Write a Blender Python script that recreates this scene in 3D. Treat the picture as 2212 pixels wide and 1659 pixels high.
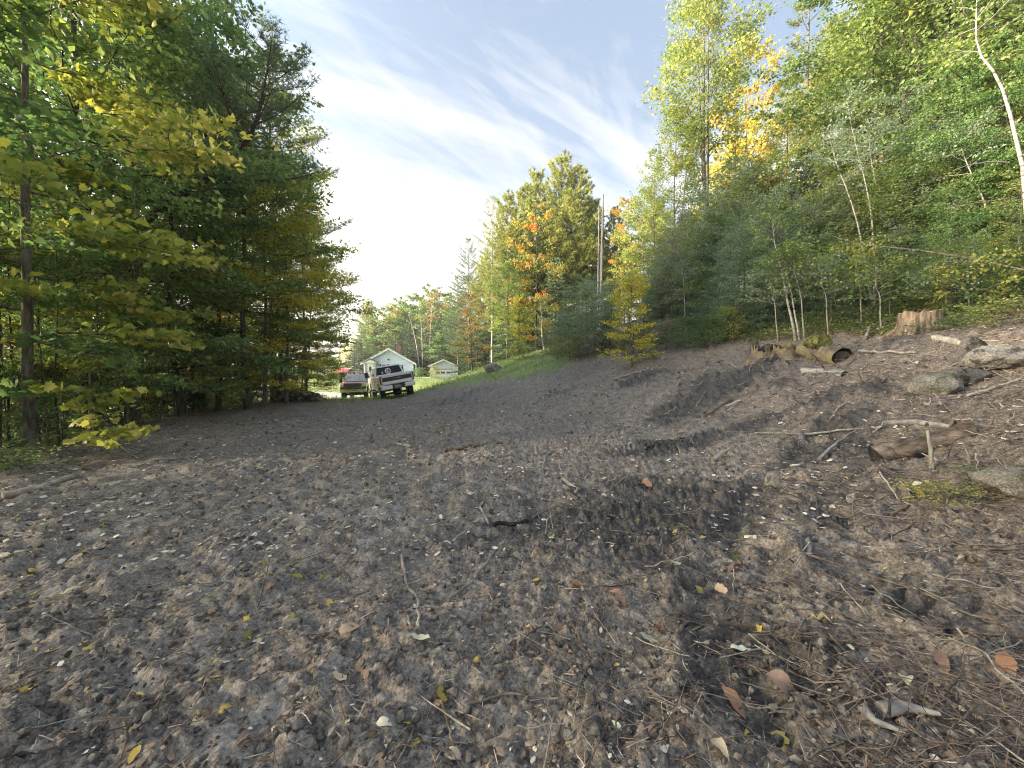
import bpy, bmesh, math, random
import numpy as np
from mathutils import Vector, Matrix, Euler, Quaternion, noise as mnoise

for o in list(bpy.data.objects):
    bpy.data.objects.remove(o)
SC = bpy.context.scene
COL = SC.collection
R = math.radians
random.seed(11)

# ------------------------------------------------------------------ camera, sky, sun, exposure
FPX, CX, CY = 831.0, 1106.0, 829.5            # focal length and centre in the units the photograph was measured in
PITCH = math.atan(24.5 / FPX)
CAMZ = 1.6
cam_d = bpy.data.cameras.new('camera')
cam_d.sensor_width = 36.0
cam_d.lens = 36.0 * FPX / 2212.0
cam_d.clip_start, cam_d.clip_end = 0.05, 3000.0
cam = bpy.data.objects.new('camera', cam_d)
cam.location = (0, 0, CAMZ)
cam.rotation_euler = (math.pi / 2 - PITCH, 0, 0)
COL.objects.link(cam)
SC.camera = cam

SUN_EL, SUN_AZ = 16.0, -97.0                   # azimuth from +Y, clockwise seen from above
world = bpy.data.worlds.new('World')
SC.world = world
world.use_nodes = True
EXPOSURE = 2.7
SKY_STRENGTH = 0.027
CLOUD = 0.245
def build_world():
    nt = world.node_tree
    nt.nodes.clear()
    N, L = nt.nodes.new, nt.links.new
    out = N('ShaderNodeOutputWorld')
    bg = N('ShaderNodeBackground'); bg.inputs['Strength'].default_value = SKY_STRENGTH
    sky = N('ShaderNodeTexSky'); sky.sky_type = 'NISHITA'; sky.sun_disc = False
    sky.sun_elevation = R(SUN_EL); sky.sun_rotation = R(SUN_AZ)
    sky.air_density = 1.2; sky.dust_density = 1.0; sky.ozone_density = 1.5
    tc = N('ShaderNodeTexCoord')
    sep = N('ShaderNodeSeparateXYZ'); L(tc.outputs['Generated'], sep.inputs[0])
    def M(op, a, b=None, c=None, clamp=False):
        n = N('ShaderNodeMath'); n.operation = op; n.use_clamp = clamp
        for i, v in enumerate((a, b, c)):
            if v is None: continue
            if isinstance(v, (int, float)): n.inputs[i].default_value = v
            else: L(v, n.inputs[i])
        return n.outputs[0]
    z = M('MAXIMUM', sep.outputs['Z'], 0.0)
    zz = M('ADD', z, 0.10)
    px = M('DIVIDE', sep.outputs['X'], zz); py = M('DIVIDE', sep.outputs['Y'], zz)
    comb = N('ShaderNodeCombineXYZ'); L(px, comb.inputs[0]); L(py, comb.inputs[1])
    def layer(rot, sx, sy, scale, detail, off, rough=0.6, dist=0.0):
        r0 = N('ShaderNodeMapping'); r0.inputs['Rotation'].default_value = (0, 0, R(rot)); L(comb.outputs[0], r0.inputs[0])
        mp = N('ShaderNodeMapping'); mp.inputs['Scale'].default_value = (sx, sy, 1); mp.inputs['Location'].default_value = off
        L(r0.outputs[0], mp.inputs[0])
        n = N('ShaderNodeTexNoise'); n.inputs['Scale'].default_value = scale
        n.inputs['Detail'].default_value = detail; n.inputs['Roughness'].default_value = rough
        n.inputs['Distortion'].default_value = dist
        L(mp.outputs[0], n.inputs['Vector'])
        return n.outputs['Fac']
    a = layer(-32, 0.34, 1.9, 1.25, 7, (5.3, 1.7, 0), 0.61, 0.5)
    b = layer(-58, 0.5, 2.6, 2.2, 6, (7.7, 2.2, 0), 0.65, 0.7)
    c = layer(10, 0.5, 0.6, 0.7, 3, (1.1, 3.0, 0), 0.5)
    s = M('ADD', M('MULTIPLY', a, 0.80), M('MULTIPLY', b, 0.33))
    s = M('ADD', s, M('MULTIPLY', c, 0.25))
    # thin high cloud thickens towards the horizon
    low = M('MAXIMUM', M('MULTIPLY', M('SUBTRACT', 0.54, z), 0.75), -0.08)
    s = M('ADD', s, low)
    ramp = N('ShaderNodeValToRGB'); L(s, ramp.inputs[0])
    ramp.color_ramp.elements[0].position = 0.64; ramp.color_ramp.elements[0].color = (0.04,) * 3 + (1,)
    ramp.color_ramp.elements[1].position = 1.0; ramp.color_ramp.elements[1].color = (1, 1, 1, 1)
    e = ramp.color_ramp.elements.new(0.79); e.color = (0.50, 0.50, 0.50, 1)
    # cloud brightness, softly varied
    d = layer(-25, 0.5, 2.2, 1.6, 4, (1.9, 9.3, 0), 0.5, 0.2)
    cr = N('ShaderNodeValToRGB'); L(d, cr.inputs[0])
    k = CLOUD / SKY_STRENGTH
    cr.color_ramp.elements[0].position = 0.32; cr.color_ramp.elements[0].color = (0.74, 0.73, 0.74, 1)
    cr.color_ramp.elements[1].position = 0.62; cr.color_ramp.elements[1].color = (1.0, 0.96, 0.90, 1)
    cm = N('ShaderNodeMix'); cm.data_type = 'RGBA'; cm.blend_type = 'MULTIPLY'; cm.inputs[0].default_value = 1.0
    L(cr.outputs[0], cm.inputs[6]); cm.inputs[7].default_value = (k, k, k, 1)
    blue = N('ShaderNodeMix'); blue.data_type = 'RGBA'; blue.blend_type = 'ADD'; blue.inputs[0].default_value = 1.0
    L(sky.outputs[0], blue.inputs[6]); blue.inputs[7].default_value = (0.45, 0.95, 1.85, 1)
    mix = N('ShaderNodeMix'); mix.data_type = 'RGBA'
    L(ramp.outputs[0], mix.inputs[0]); L(blue.outputs[2], mix.inputs[6]); L(cm.outputs[2], mix.inputs[7])
    # the veil of cloud is brighter round the sun
    dp = N('ShaderNodeVectorMath'); dp.operation = 'DOT_PRODUCT'; L(tc.outputs['Generated'], dp.inputs[0])
    dp.inputs[1].default_value = (math.sin(R(SUN_AZ)) * math.cos(R(SUN_EL)), math.cos(R(SUN_AZ)) * math.cos(R(SUN_EL)), math.sin(R(SUN_EL)))
    gl = M('POWER', M('MAXIMUM', dp.outputs['Value'], 0.0), 4.0)
    gm = N('ShaderNodeMix'); gm.data_type = 'RGBA'; gm.blend_type = 'MIX'; L(gl, gm.inputs[0])
    gm.inputs[6].default_value = (1, 1, 1, 1); gm.inputs[7].default_value = (7.5, 6.6, 5.4, 1)
    g2 = N('ShaderNodeMix'); g2.data_type = 'RGBA'; g2.blend_type = 'MULTIPLY'; g2.inputs[0].default_value = 1.0
    L(mix.outputs[2], g2.inputs[6]); L(gm.outputs[2], g2.inputs[7]); mix = g2
    L(mix.outputs[2], bg.inputs[0]); L(bg.outputs[0], out.inputs[0])
build_world()

sun_d = bpy.data.lights.new('sun', 'SUN')
sun_d.energy = 4.8
sun_d.angle = R(9.0)
sun_d.color = (1.0, 0.84, 0.60)
sun = bpy.data.objects.new('sun', sun_d)
sdir = Vector((math.sin(R(SUN_AZ)) * math.cos(R(SUN_EL)), math.cos(R(SUN_AZ)) * math.cos(R(SUN_EL)), math.sin(R(SUN_EL))))
sun.rotation_euler = (-sdir).to_track_quat('-Z', 'Y').to_euler()
sun.location = (-40, 10, 40)
COL.objects.link(sun)

SC.view_settings.view_transform = 'Standard'
SC.view_settings.look = 'None'
SC.view_settings.exposure = EXPOSURE
SC.view_settings.gamma = 1.0
SC.view_settings.use_curve_mapping = False
SC.render.engine = 'CYCLES'
cy = SC.cycles
cy.max_bounces = 6; cy.diffuse_bounces = 3; cy.glossy_bounces = 2; cy.transmission_bounces = 4; cy.transparent_max_bounces = 8
cy.caustics_reflective = False; cy.caustics_refractive = False
cy.use_denoising = True
cy.denoiser = 'OPENIMAGEDENOISE'; cy.denoising_input_passes = 'RGB_ALBEDO_NORMAL'; cy.denoising_prefilter = 'NONE'
cy.use_adaptive_sampling = False
cy.filter_width = 1.1
cy.sample_clamp_indirect = 6.0

# ------------------------------------------------------------------ noise and terrain
def _hash(ix, iy, seed):
    h = (ix.astype(np.int64) * 374761393 + iy.astype(np.int64) * 668265263 + seed * 974634521) & 0xFFFFFFFF
    h = ((h ^ (h >> 13)) * 1274126177) & 0xFFFFFFFF
    return h ^ (h >> 16)
def pnoise(x, y, seed=0):
    x = np.asarray(x, float); y = np.asarray(y, float)
    x0 = np.floor(x); y0 = np.floor(y); fx = x - x0; fy = y - y0
    def gr(ix, iy, dx, dy):
        a = (_hash(ix, iy, seed) & 1023) * (2 * np.pi / 1024)
        return np.cos(a) * dx + np.sin(a) * dy
    u = fx * fx * fx * (fx * (fx * 6 - 15) + 10); v = fy * fy * fy * (fy * (fy * 6 - 15) + 10)
    n00 = gr(x0, y0, fx, fy); n10 = gr(x0 + 1, y0, fx - 1, fy)
    n01 = gr(x0, y0 + 1, fx, fy - 1); n11 = gr(x0 + 1, y0 + 1, fx - 1, fy - 1)
    return 1.5 * ((n00 * (1 - u) + n10 * u) * (1 - v) + (n01 * (1 - u) + n11 * u) * v)
def sstep(a, b, x):
    t = np.clip((np.asarray(x, float) - a) / (b - a), 0, 1)
    return t * t * (3 - 2 * t)
KS = np.array([-60, -1, 0.5, 2, 3.5, 4.8, 6, 7, 8, 10, 14, 20, 40, 90, 200.])
KH = np.array([0, 0, .05, .17, .45, .9, 1.38, 1.7, 2.15, 2.8, 3.9, 5.6, 12, 26, 40.])
def hill(s):
    return (np.interp(s - .6, KS, KH) + 2 * np.interp(s, KS, KH) + np.interp(s + .6, KS, KH)) / 4
def s_of(x, y):
    yy = np.clip(np.asarray(y, float) - 8, 0, 23)
    return np.asarray(x, float) + .45 * yy * sstep(-1, 4, yy) - 0.0
def base_height(x, y):
    x = np.asarray(x, float); y = np.asarray(y, float)
    z = hill(s_of(x, y))
    far = sstep(33, 52, y)
    z = z * (1 - far * sstep(12, -4, x + .35 * (y - 40))) 
    z = z + .95 * sstep(36, 56, y) * sstep(-80, -12, x)
    z = z - .75 * np.exp(-(((x + 14.5) / 7) ** 2 + ((y - 33) / 6.5) ** 2))
    z = z + .35 * np.exp(-(((x + 4.6) / 2.6) ** 2 + ((y - 25.5) / 4) ** 2))
    edge = np.where(y < 24, -12.5 + .0 * y, -12.5 - 1.5 * (y - 24))
    z = z - 3.6 * sstep(0, 15, edge - x) * (y > -80)
    z = z + .07 * pnoise(x * .35, y * .35, 3) + .05 * pnoise(x * .9, y * .9, 4)
    z = z + 1.0 * pnoise(x * .03, y * .03, 5) * sstep(60, 120, np.hypot(x, y))
    return z
CAMR = np.array([0, math.cos(PITCH), -math.sin(PITCH)]); CAMU = np.array([0, math.sin(PITCH), math.cos(PITCH)])
def ray(px, py):
    return CAMR + (px - CX) / FPX * np.array([1., 0, 0]) + (CY - py) / FPX * CAMU
def at(px, py, y):
    d = ray(px, py); t = y / d[1]
    return np.array([d[0] * t, y, CAMZ + d[2] * t])
def ground_at(px, py, h=None):
    d = ray(px, py)
    t = np.geomspace(.6, 160, 2600)
    x, y, z = d[0] * t, d[1] * t, CAMZ + d[2] * t
    i = np.argmax(z < base_height(x, y))
    if i == 0: i = 2000
    return np.array([x[i], y[i], float(base_height(x[i], y[i]))])
def project(p):
    v = np.array([p[0], p[1], p[2] - CAMZ]); dz = max(v @ CAMR, .05)
    return CX + FPX * v[0] / dz, CY - FPX * (v @ CAMU) / dz

# edge between bare soil and grass, and the soil zones
EDGE_PX = [(560, 873), (640, 869), (700, 871), (790, 869), (885, 856), (1000, 832), (1110, 816), (1200, 803), (1300, 798), (1400, 796), (1500, 796), (1620, 796)]
EDGE = np.array([ground_at(*p)[:2] for p in EDGE_PX])
EDGE = EDGE[np.argsort(EDGE[:, 0])]
def grass_mask(x, y):
    yb = np.interp(x, EDGE[:, 0], EDGE[:, 1])
    n = pnoise(x * .8, y * .8, 21) * 1.3 + pnoise(x * 2.5, y * 2.5, 22) * .6
    m = sstep(-.3, 1.4, y - yb + n)
    m = m * sstep(9.5, 6, x) * sstep(.20, .08, x / np.maximum(y, 1) + .04 * n)
    left = sstep(-13.0, -15.5, x) * sstep(30, 26, y)
    return np.clip(m * (1 - left), 0, 1)
def litter_mask(x, y):
    n = pnoise(x * .6, y * .6, 31) * .9 + pnoise(x * 2, y * 2, 32) * .4
    right = sstep(2.2, 4.2, s_of(x, y) - .28 * np.clip(y - 3, -3, 12) + n)
    near = .55 * sstep(.2, 1.2, x + n * .6) * sstep(2.4, 1.3, y + n * .4)
    leftw = sstep(-8.2, -10.5, x - .10 * (y - 8) * -1 + n)
    return np.clip(np.maximum(np.maximum(right, leftw), near), 0, 1)
MOUNDS = [(*ground_at(px_, py_)[:2], r_, h_) for px_, py_, r_, h_ in ((1500, 838, .8, .16), (1620, 816, .8, .16), (1880, 850, .45, .16), (1850, 908, .5, .15), (1935, 748, .5, .15), (1780, 872, .5, .12), (1690, 838, .5, .13), (1660, 800, .5, .12), (1220, 848, .9, .10), (1380, 820, .9, .12))]
# the machine track: a band with cross ridges
TR = np.array([(1.15, 1.7), (1.45, 2.5), (2.1, 3.4), (3.0, 4.3), (3.9, 5.0), (4.8, 5.5)])
TR2 = np.array([(2.6, 1.9), (2.35, 2.6), (2.75, 3.4), (3.6, 4.2), (4.4, 4.7)])
def track(x, y, path):
    best = np.full(np.shape(x), 1e9); along = np.zeros(np.shape(x)); acc = 0
    for i in range(len(path) - 1):
        a, b = path[i], path[i + 1]; d = b - a; L = np.hypot(*d)
        t = np.clip(((x - a[0]) * d[0] + (y - a[1]) * d[1]) / L ** 2, 0, 1)
        q = np.hypot(x - a[0] - t * d[0], y - a[1] - t * d[1])
        m = q < best
        best = np.where(m, q, best); along = np.where(m, acc + t * L, along); acc += L
    return best, along
def dark_mask(x, y):
    n = pnoise(x * .7, y * .7, 41) * .8 + pnoise(x * 2.3, y * 2.3, 42) * .6 + pnoise(x * 6.5, y * 6.5, 43) * .55 + pnoise(x * 15, y * 15, 44) * .3
    a = np.exp(-(((x - 1.6) / 1.9) ** 2 + ((y - 4.0) / 1.5) ** 2) * .9)
    b = np.exp(-(((x - 3.6) / 2.2) ** 2 + ((y - 6.6) / .5) ** 2))
    c = np.exp(-(((x - 4.3) / 1.6) ** 2 + ((y - 9.3) / .9) ** 2))
    d = np.exp(-(((x - 4.0) / 1.0) ** 2 + ((y - 4.8) / .8) ** 2))
    for path, wd in ((TR, .42), (TR2, .36)):
        d = np.maximum(d, .62 * sstep(wd + .12, wd - .1, track(x, y, path)[0]))
    e = .7 * np.exp(-(((x + 3) / 3) ** 2 + ((y - 19) / 3) ** 2))
    for mx, my, mr, mh in MOUNDS:
        d = np.maximum(d, .9 * np.exp(-(((x - mx) / mr) ** 2 + ((y - my) / (mr * .7)) ** 2)))
    return np.clip(sstep(.38, .80, np.maximum.reduce([a, b, c, d, e]) * .95 + n * .45), 0, 1)
def pale_mask(x, y):
    u = (x + 1.9) * .82 - (y - 2.6) * .57; v = (x + 1.9) * .57 + (y - 2.6) * .82
    n = pnoise(u * 2.2, v * .9, 51) + .7 * pnoise(u * 5, v * 2.5, 52) + .4 * pnoise(x * 11, y * 11, 53)
    reg = sstep(.3, -1.0, x - .12 * y) * sstep(9, 5, y)
    return np.clip(sstep(.25, .95, n) * reg, 0, 1)
def detail(x, y):
    x = np.asarray(x, float); y = np.asarray(y, float)
    g = grass_mask(x, y); r = np.hypot(x, y)
    fade = sstep(60, 20, r)
    wx = x + .06 * pnoise(x * 3, y * 3, 61); wy = y + .06 * pnoise(x * 3, y * 3, 62)
    big = pnoise(wx * 1.6, wy * 1.6, 63)
    u = x * .86 - y * .5; v = x * .5 + y * .86
    st = sstep(2.2, -.8, x - .12 * y)                         # dragged by the machine on the left: relief stretched along u
    au = wx * (1 - st) + (u * .55) * st; av = wy * (1 - st) + v * st
    n1 = pnoise(wx * 4.5, wy * 4.5, 64)
    fr = pnoise(u * 2.2, v * 8.0, 68)
    mask = .55 + .75 * sstep(-.6, .5, big)
    mask = mask * (1 + .55 * dark_mask(x, y)) * (1 + .25 * litter_mask(x, y))
    jx = .02 * pnoise(x * 30, y * 30, 75); jy = .02 * pnoise(x * 30, y * 30, 76)
    c1 = np.tanh(3.6 * pnoise((au + jx) * 8, (av + jy) * 8, 65)); c2 = np.tanh(3.4 * pnoise((au + jx) * 17, (av + jy) * 17, 66)); c3 = np.tanh(2.5 * pnoise(au * 36, av * 36, 67))
    d = .045 * big + .040 * n1 + (.018 * c1 * (1 - .4 * st) + .015 * c2 + .0095 * c3) * mask + .008 * pnoise(x * 27, y * 27, 77)
    d = d + .034 * fr * sstep(1.0, -1.5, x)
    for path, wd in ((TR, .30), (TR2, .26)):
        q, al = track(x, y, path)
        inside = sstep(wd, wd - .10, q) * sstep(-.75, .1, pnoise(x * 1.7, y * 1.7, 69) + .25)
        bow = al + .35 * q * q / wd
        rid = sstep(.25, .62, np.abs(np.sin(bow * math.pi / .125 + 1.0 * pnoise(x * 5, y * 5, 70))))
        d = d * (1 - .85 * inside) + inside * (-.13 + .115 * rid * (.75 + .5 * pnoise(x * 7, y * 7, 74)))
        d = d + .05 * np.exp(-((q - wd - .07) / .06) ** 2) * (.4 + .9 * sstep(-.3, .6, pnoise(x * 3.1, y * 3.1, 71)))
    for mx, my, mr, mh in MOUNDS:
        d = d + mh * np.exp(-(((x - mx) / mr) ** 2 + ((y - my) / (mr * .6)) ** 2)) * (1 + .5 * n1)
    # a scraped ledge in the soil
    led = 6.5 + .35 * pnoise(x * .9, x * 0, 72) + .10 * (x - 2)
    d = d + (.09 * sstep(-.1, .35, y - led + .10 * pnoise(x * 3, y * 3, 73)) * sstep(1.4, .3, y - led)) * sstep(.2, 1.2, x) * sstep(6.0, 4.8, x)
    d = d - .07 * np.exp(-(((x - .25) / .38) ** 2 + ((y - 3.95) / .2) ** 2)) - .07 * np.exp(-(((x - 4.2) / .35) ** 2 + ((y - 4.15) / .16) ** 2))
    return d * fade * (1 - .75 * g)
def height(x, y):
    return base_height(x, y) + detail(x, y)
def Hmax(x, y, r):
    a = np.linspace(0, 2 * np.pi, 8, endpoint=False)
    xs = np.concatenate([[x], x + r * np.cos(a), x + .5 * r * np.cos(a)]); ys = np.concatenate([[y], y + r * np.sin(a), y + .5 * r * np.sin(a)])
    return float(np.quantile(height(xs, ys), .85))
def H1(x, y):
    return float(height(np.array([x]), np.array([y]))[0])

# ------------------------------------------------------------------ objects
def tag(o, label=None, cat=None, group=None, kind=None):
    if label: o['label'] = label
    if cat: o['category'] = cat
    if group: o['group'] = group
    if kind: o['kind'] = kind
    return o
def empty(name, loc, rot=(0, 0, 0), label=None, cat=None, group=None, scale=1.0):
    o = bpy.data.objects.new(name, None); COL.objects.link(o)
    o.empty_display_size = .1
    o.location = loc; o.rotation_euler = rot; o.scale = (scale,) * 3
    return tag(o, label, cat, group)
def link(name, me, parent=None, mat=None):
    o = bpy.data.objects.new(name, me); COL.objects.link(o)
    if parent is not None: o.parent = parent
    if mat is not None:
        if len(me.materials) == 0: me.materials.append(mat)
        elif me.materials[0] is not mat:
            o.material_slots[0].link = 'OBJECT'; o.material_slots[0].material = mat
    return o
class Geo:
    """collects vertex arrays and faces of one size each; builds one mesh"""
    def __init__(s): s.v = []; s.f = []; s.n = 0; s.t = []
    def add(s, v, f, tint=0.5):
        v = np.asarray(v, float).reshape(-1, 3); f = np.asarray(f, int)
        s.v.append(v); s.f.append(f + s.n); s.n += len(v)
        s.t.append(np.full(len(v), tint) if np.isscalar(tint) else np.asarray(tint, float))
    def mesh(s, name, smooth=False, attrs=None):
        me = bpy.data.meshes.new(name)
        v = np.concatenate(s.v) if s.v else np.zeros((0, 3))
        me.vertices.add(len(v)); me.vertices.foreach_set('co', v.astype(np.float32).ravel())
        loops = np.concatenate([f.ravel() for f in s.f]); tot = np.concatenate([np.full(len(f), f.shape[1]) for f in s.f])
        start = np.concatenate([[0], np.cumsum(tot)[:-1]])
        me.loops.add(len(loops)); me.loops.foreach_set('vertex_index', loops.astype(np.int32))
        me.polygons.add(len(tot)); me.polygons.foreach_set('loop_start', start.astype(np.int32))
        me.polygons.foreach_set('loop_total', tot.astype(np.int32))
        me.polygons.foreach_set('use_smooth', np.full(len(tot), bool(smooth)))
        a = me.attributes.new('tint', 'FLOAT', 'POINT'); a.data.foreach_set('value', np.concatenate(s.t).astype(np.float32))
        for k, val in (attrs or {}).items():
            a = me.attributes.new(k, 'FLOAT', 'POINT'); a.data.foreach_set('value', np.asarray(val, np.float32))
        me.update(calc_edges=True)
        return me
def unit(a): return a / np.maximum(np.linalg.norm(a, axis=-1, keepdims=True), 1e-9)
def cards(geo, c, d, n, size, T, F, tint):
    """copies of a small template: axis x along d, z along n"""
    d = unit(d); sd = unit(np.cross(n, d)); n = np.cross(d, sd)
    T = np.asarray(T, float); size = np.asarray(size, float).reshape(-1, 1, 1)
    v = c[:, None, :] + size * (T[None, :, 0:1] * d[:, None, :] + T[None, :, 1:2] * sd[:, None, :] + T[None, :, 2:3] * n[:, None, :])
    k = len(T); f = np.asarray(F, int)[None] + (np.arange(len(c)) * k)[:, None, None]
    geo.add(v.reshape(-1, 3), f.reshape(-1, np.shape(F)[1]), np.repeat(tint, k))
def tube(geo, pts, rad, sides=6, cap=False, tint=.5, jag=0):
    pts = np.asarray(pts, float); rad = np.broadcast_to(np.asarray(rad, float), (len(pts),))
    tg = unit(np.gradient(pts, axis=0))
    ref = np.array([1., 0, 0]) if abs(tg[:, 0]).mean() < .7 else np.array([0, 0, 1.])
    a = unit(np.cross(tg, ref)); b = np.cross(tg, a)
    an = np.linspace(0, 2 * np.pi, sides, endpoint=False)
    v = pts[:, None] + rad[:, None, None] * (np.cos(an)[None, :, None] * a[:, None] + np.sin(an)[None, :, None] * b[:, None])
    if jag: v = v + np.random.default_rng(len(pts)).normal(0, jag, v.shape) * rad[:, None, None]
    i = np.arange(len(pts) - 1)[:, None] * sides; j = np.arange(sides)[None]; j2 = (j + 1) % sides
    f = np.stack([i + j, i + j2, i + sides + j2, i + sides + j], -1).reshape(-1, 4)
    geo.add(v.reshape(-1, 3), f, tint)
    if cap:
        for e, o in ((0, 0), (len(pts) - 1, 0)):
            cen = pts[e]; ring = v[e]
            vv = np.vstack([ring, cen[None]])
            ff = np.array([[k, (k + 1) % sides, sides] for k in range(sides)])
            if e == 0: ff = ff[:, ::-1]
            geo.add(vv, ff, tint)

# ------------------------------------------------------------------ materials
def mat_new(name):
    m = bpy.data.materials.new(name); m.use_nodes = True
    m.node_tree.nodes.clear()
    return m, m.node_tree.nodes.new, m.node_tree.links.new
def ramp_node(N, L, src, cols, pos=None):
    r = N('ShaderNodeValToRGB'); e = r.color_ramp.elements
    pos = pos or [i / (len(cols) - 1) for i in range(len(cols))]
    e[0].position = pos[0]; e[0].color = (*cols[0], 1)
    e[1].position = pos[-1]; e[1].color = (*cols[-1], 1)
    for p, c in zip(pos[1:-1], cols[1:-1]):
        x = e.new(p); x.color = (*c, 1)
    L(src, r.inputs[0])
    return r.outputs[0]
def leaf_mat(name, cols, trans=.42, patch=.5, rough=.55, spec=.25, scale=.55):
    m, N, L = mat_new(name)
    out = N('ShaderNodeOutputMaterial')
    at_ = N('ShaderNodeAttribute'); at_.attribute_name = 'tint'
    tc = N('ShaderNodeTexCoord'); oi = N('ShaderNodeObjectInfo')
    nz = N('ShaderNodeTexNoise'); nz.noise_dimensions = '4D'
    nz.inputs['Scale'].default_value = scale; nz.inputs['Detail'].default_value = 2
    L(tc.outputs['Object'], nz.inputs['Vector'])
    w = N('ShaderNodeMath'); w.operation = 'MULTIPLY'; w.inputs[1].default_value = 37.0; L(oi.outputs['Random'], w.inputs[0]); L(w.outputs[0], nz.inputs['W'])
    a = N('ShaderNodeMath'); a.operation = 'MULTIPLY_ADD'; L(nz.outputs['Fac'], a.inputs[0]); a.inputs[1].default_value = patch * 2.2; a.inputs[2].default_value = -patch * 1.1
    b = N('ShaderNodeMath'); b.operation = 'ADD'; b.use_clamp = True; L(at_.outputs['Fac'], b.inputs[0]); L(a.outputs[0], b.inputs[1])
    cols = [tuple(c_) for c_ in cols]
    col = ramp_node(N, L, b.outputs[0], cols)
    p = N('ShaderNodeBsdfPrincipled'); L(col, p.inputs['Base Color']); p.inputs['Roughness'].default_value = rough; p.inputs['Specular IOR Level'].default_value = spec
    t = N('ShaderNodeBsdfTranslucent'); 
    hs = N('ShaderNodeHueSaturation'); hs.inputs['Saturation'].default_value = 1.12; hs.inputs['Value'].default_value = 1.5; L(col, hs.inputs['Color']); L(hs.outputs[0], t.inputs['Color'])
    mx = N('ShaderNodeMixShader'); mx.inputs[0].default_value = trans; L(p.outputs[0], mx.inputs[1]); L(t.outputs[0], mx.inputs[2]); L(mx.outputs[0], out.inputs[0])
    return m
def solid_mat(name, cols, scale=6, rough=.8, bump=.3, detail=6, stretch=(1, 1, 1), metal=0, spec=.3, pos=None, coat=0, bump_scale=None, dist=.02):
    m, N, L = mat_new(name)
    out = N('ShaderNodeOutputMaterial'); p = N('ShaderNodeBsdfPrincipled'); L(p.outputs[0], out.inputs[0])
    tc = N('ShaderNodeTexCoord'); mp = N('ShaderNodeMapping'); mp.inputs['Scale'].default_value = stretch; L(tc.outputs['Object'], mp.inputs[0])
    nz = N('ShaderNodeTexNoise'); nz.inputs['Scale'].default_value = scale; nz.inputs['Detail'].default_value = detail; nz.inputs['Roughness'].default_value = .62; L(mp.outputs[0], nz.inputs['Vector'])
    col = ramp_node(N, L, nz.outputs['Fac'], cols, pos or [.37 + .27 * i / (len(cols) - 1) for i in range(len(cols))])
    L(col, p.inputs['Base Color'])
    p.inputs['Roughness'].default_value = rough; p.inputs['Metallic'].default_value = metal; p.inputs['Specular IOR Level'].default_value = spec
    p.inputs['Coat Weight'].default_value = coat
    if bump:
        nb = N('ShaderNodeTexNoise'); nb.inputs['Scale'].default_value = bump_scale or scale * 2.3; nb.inputs['Detail'].default_value = 5; L(mp.outputs[0], nb.inputs['Vector'])
        bp = N('ShaderNodeBump'); bp.inputs['Strength'].default_value = bump; bp.inputs['Distance'].default_value = dist; L(nb.outputs['Fac'], bp.inputs['Height']); L(bp.outputs[0], p.inputs['Normal'])
    return m
def birch_mat(name):
    m, N, L = mat_new(name)
    out = N('ShaderNodeOutputMaterial'); p = N('ShaderNodeBsdfPrincipled'); L(p.outputs[0], out.inputs[0])
    tc = N('ShaderNodeTexCoord'); mp = N('ShaderNodeMapping'); mp.inputs['Scale'].default_value = (3, 3, 14); L(tc.outputs['Object'], mp.inputs[0])
    nz = N('ShaderNodeTexNoise'); nz.inputs['Scale'].default_value = 1.0; nz.inputs['Detail'].default_value = 4; L(mp.outputs[0], nz.inputs['Vector'])
    col = ramp_node(N, L, nz.outputs['Fac'], [(.06, .053, .046), (.23, .215, .19), (.38, .365, .33), (.30, .27, .235)], [.34, .42, .55, .75])
    L(col, p.inputs['Base Color']); p.inputs['Roughness'].default_value = .7
    return m

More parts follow.
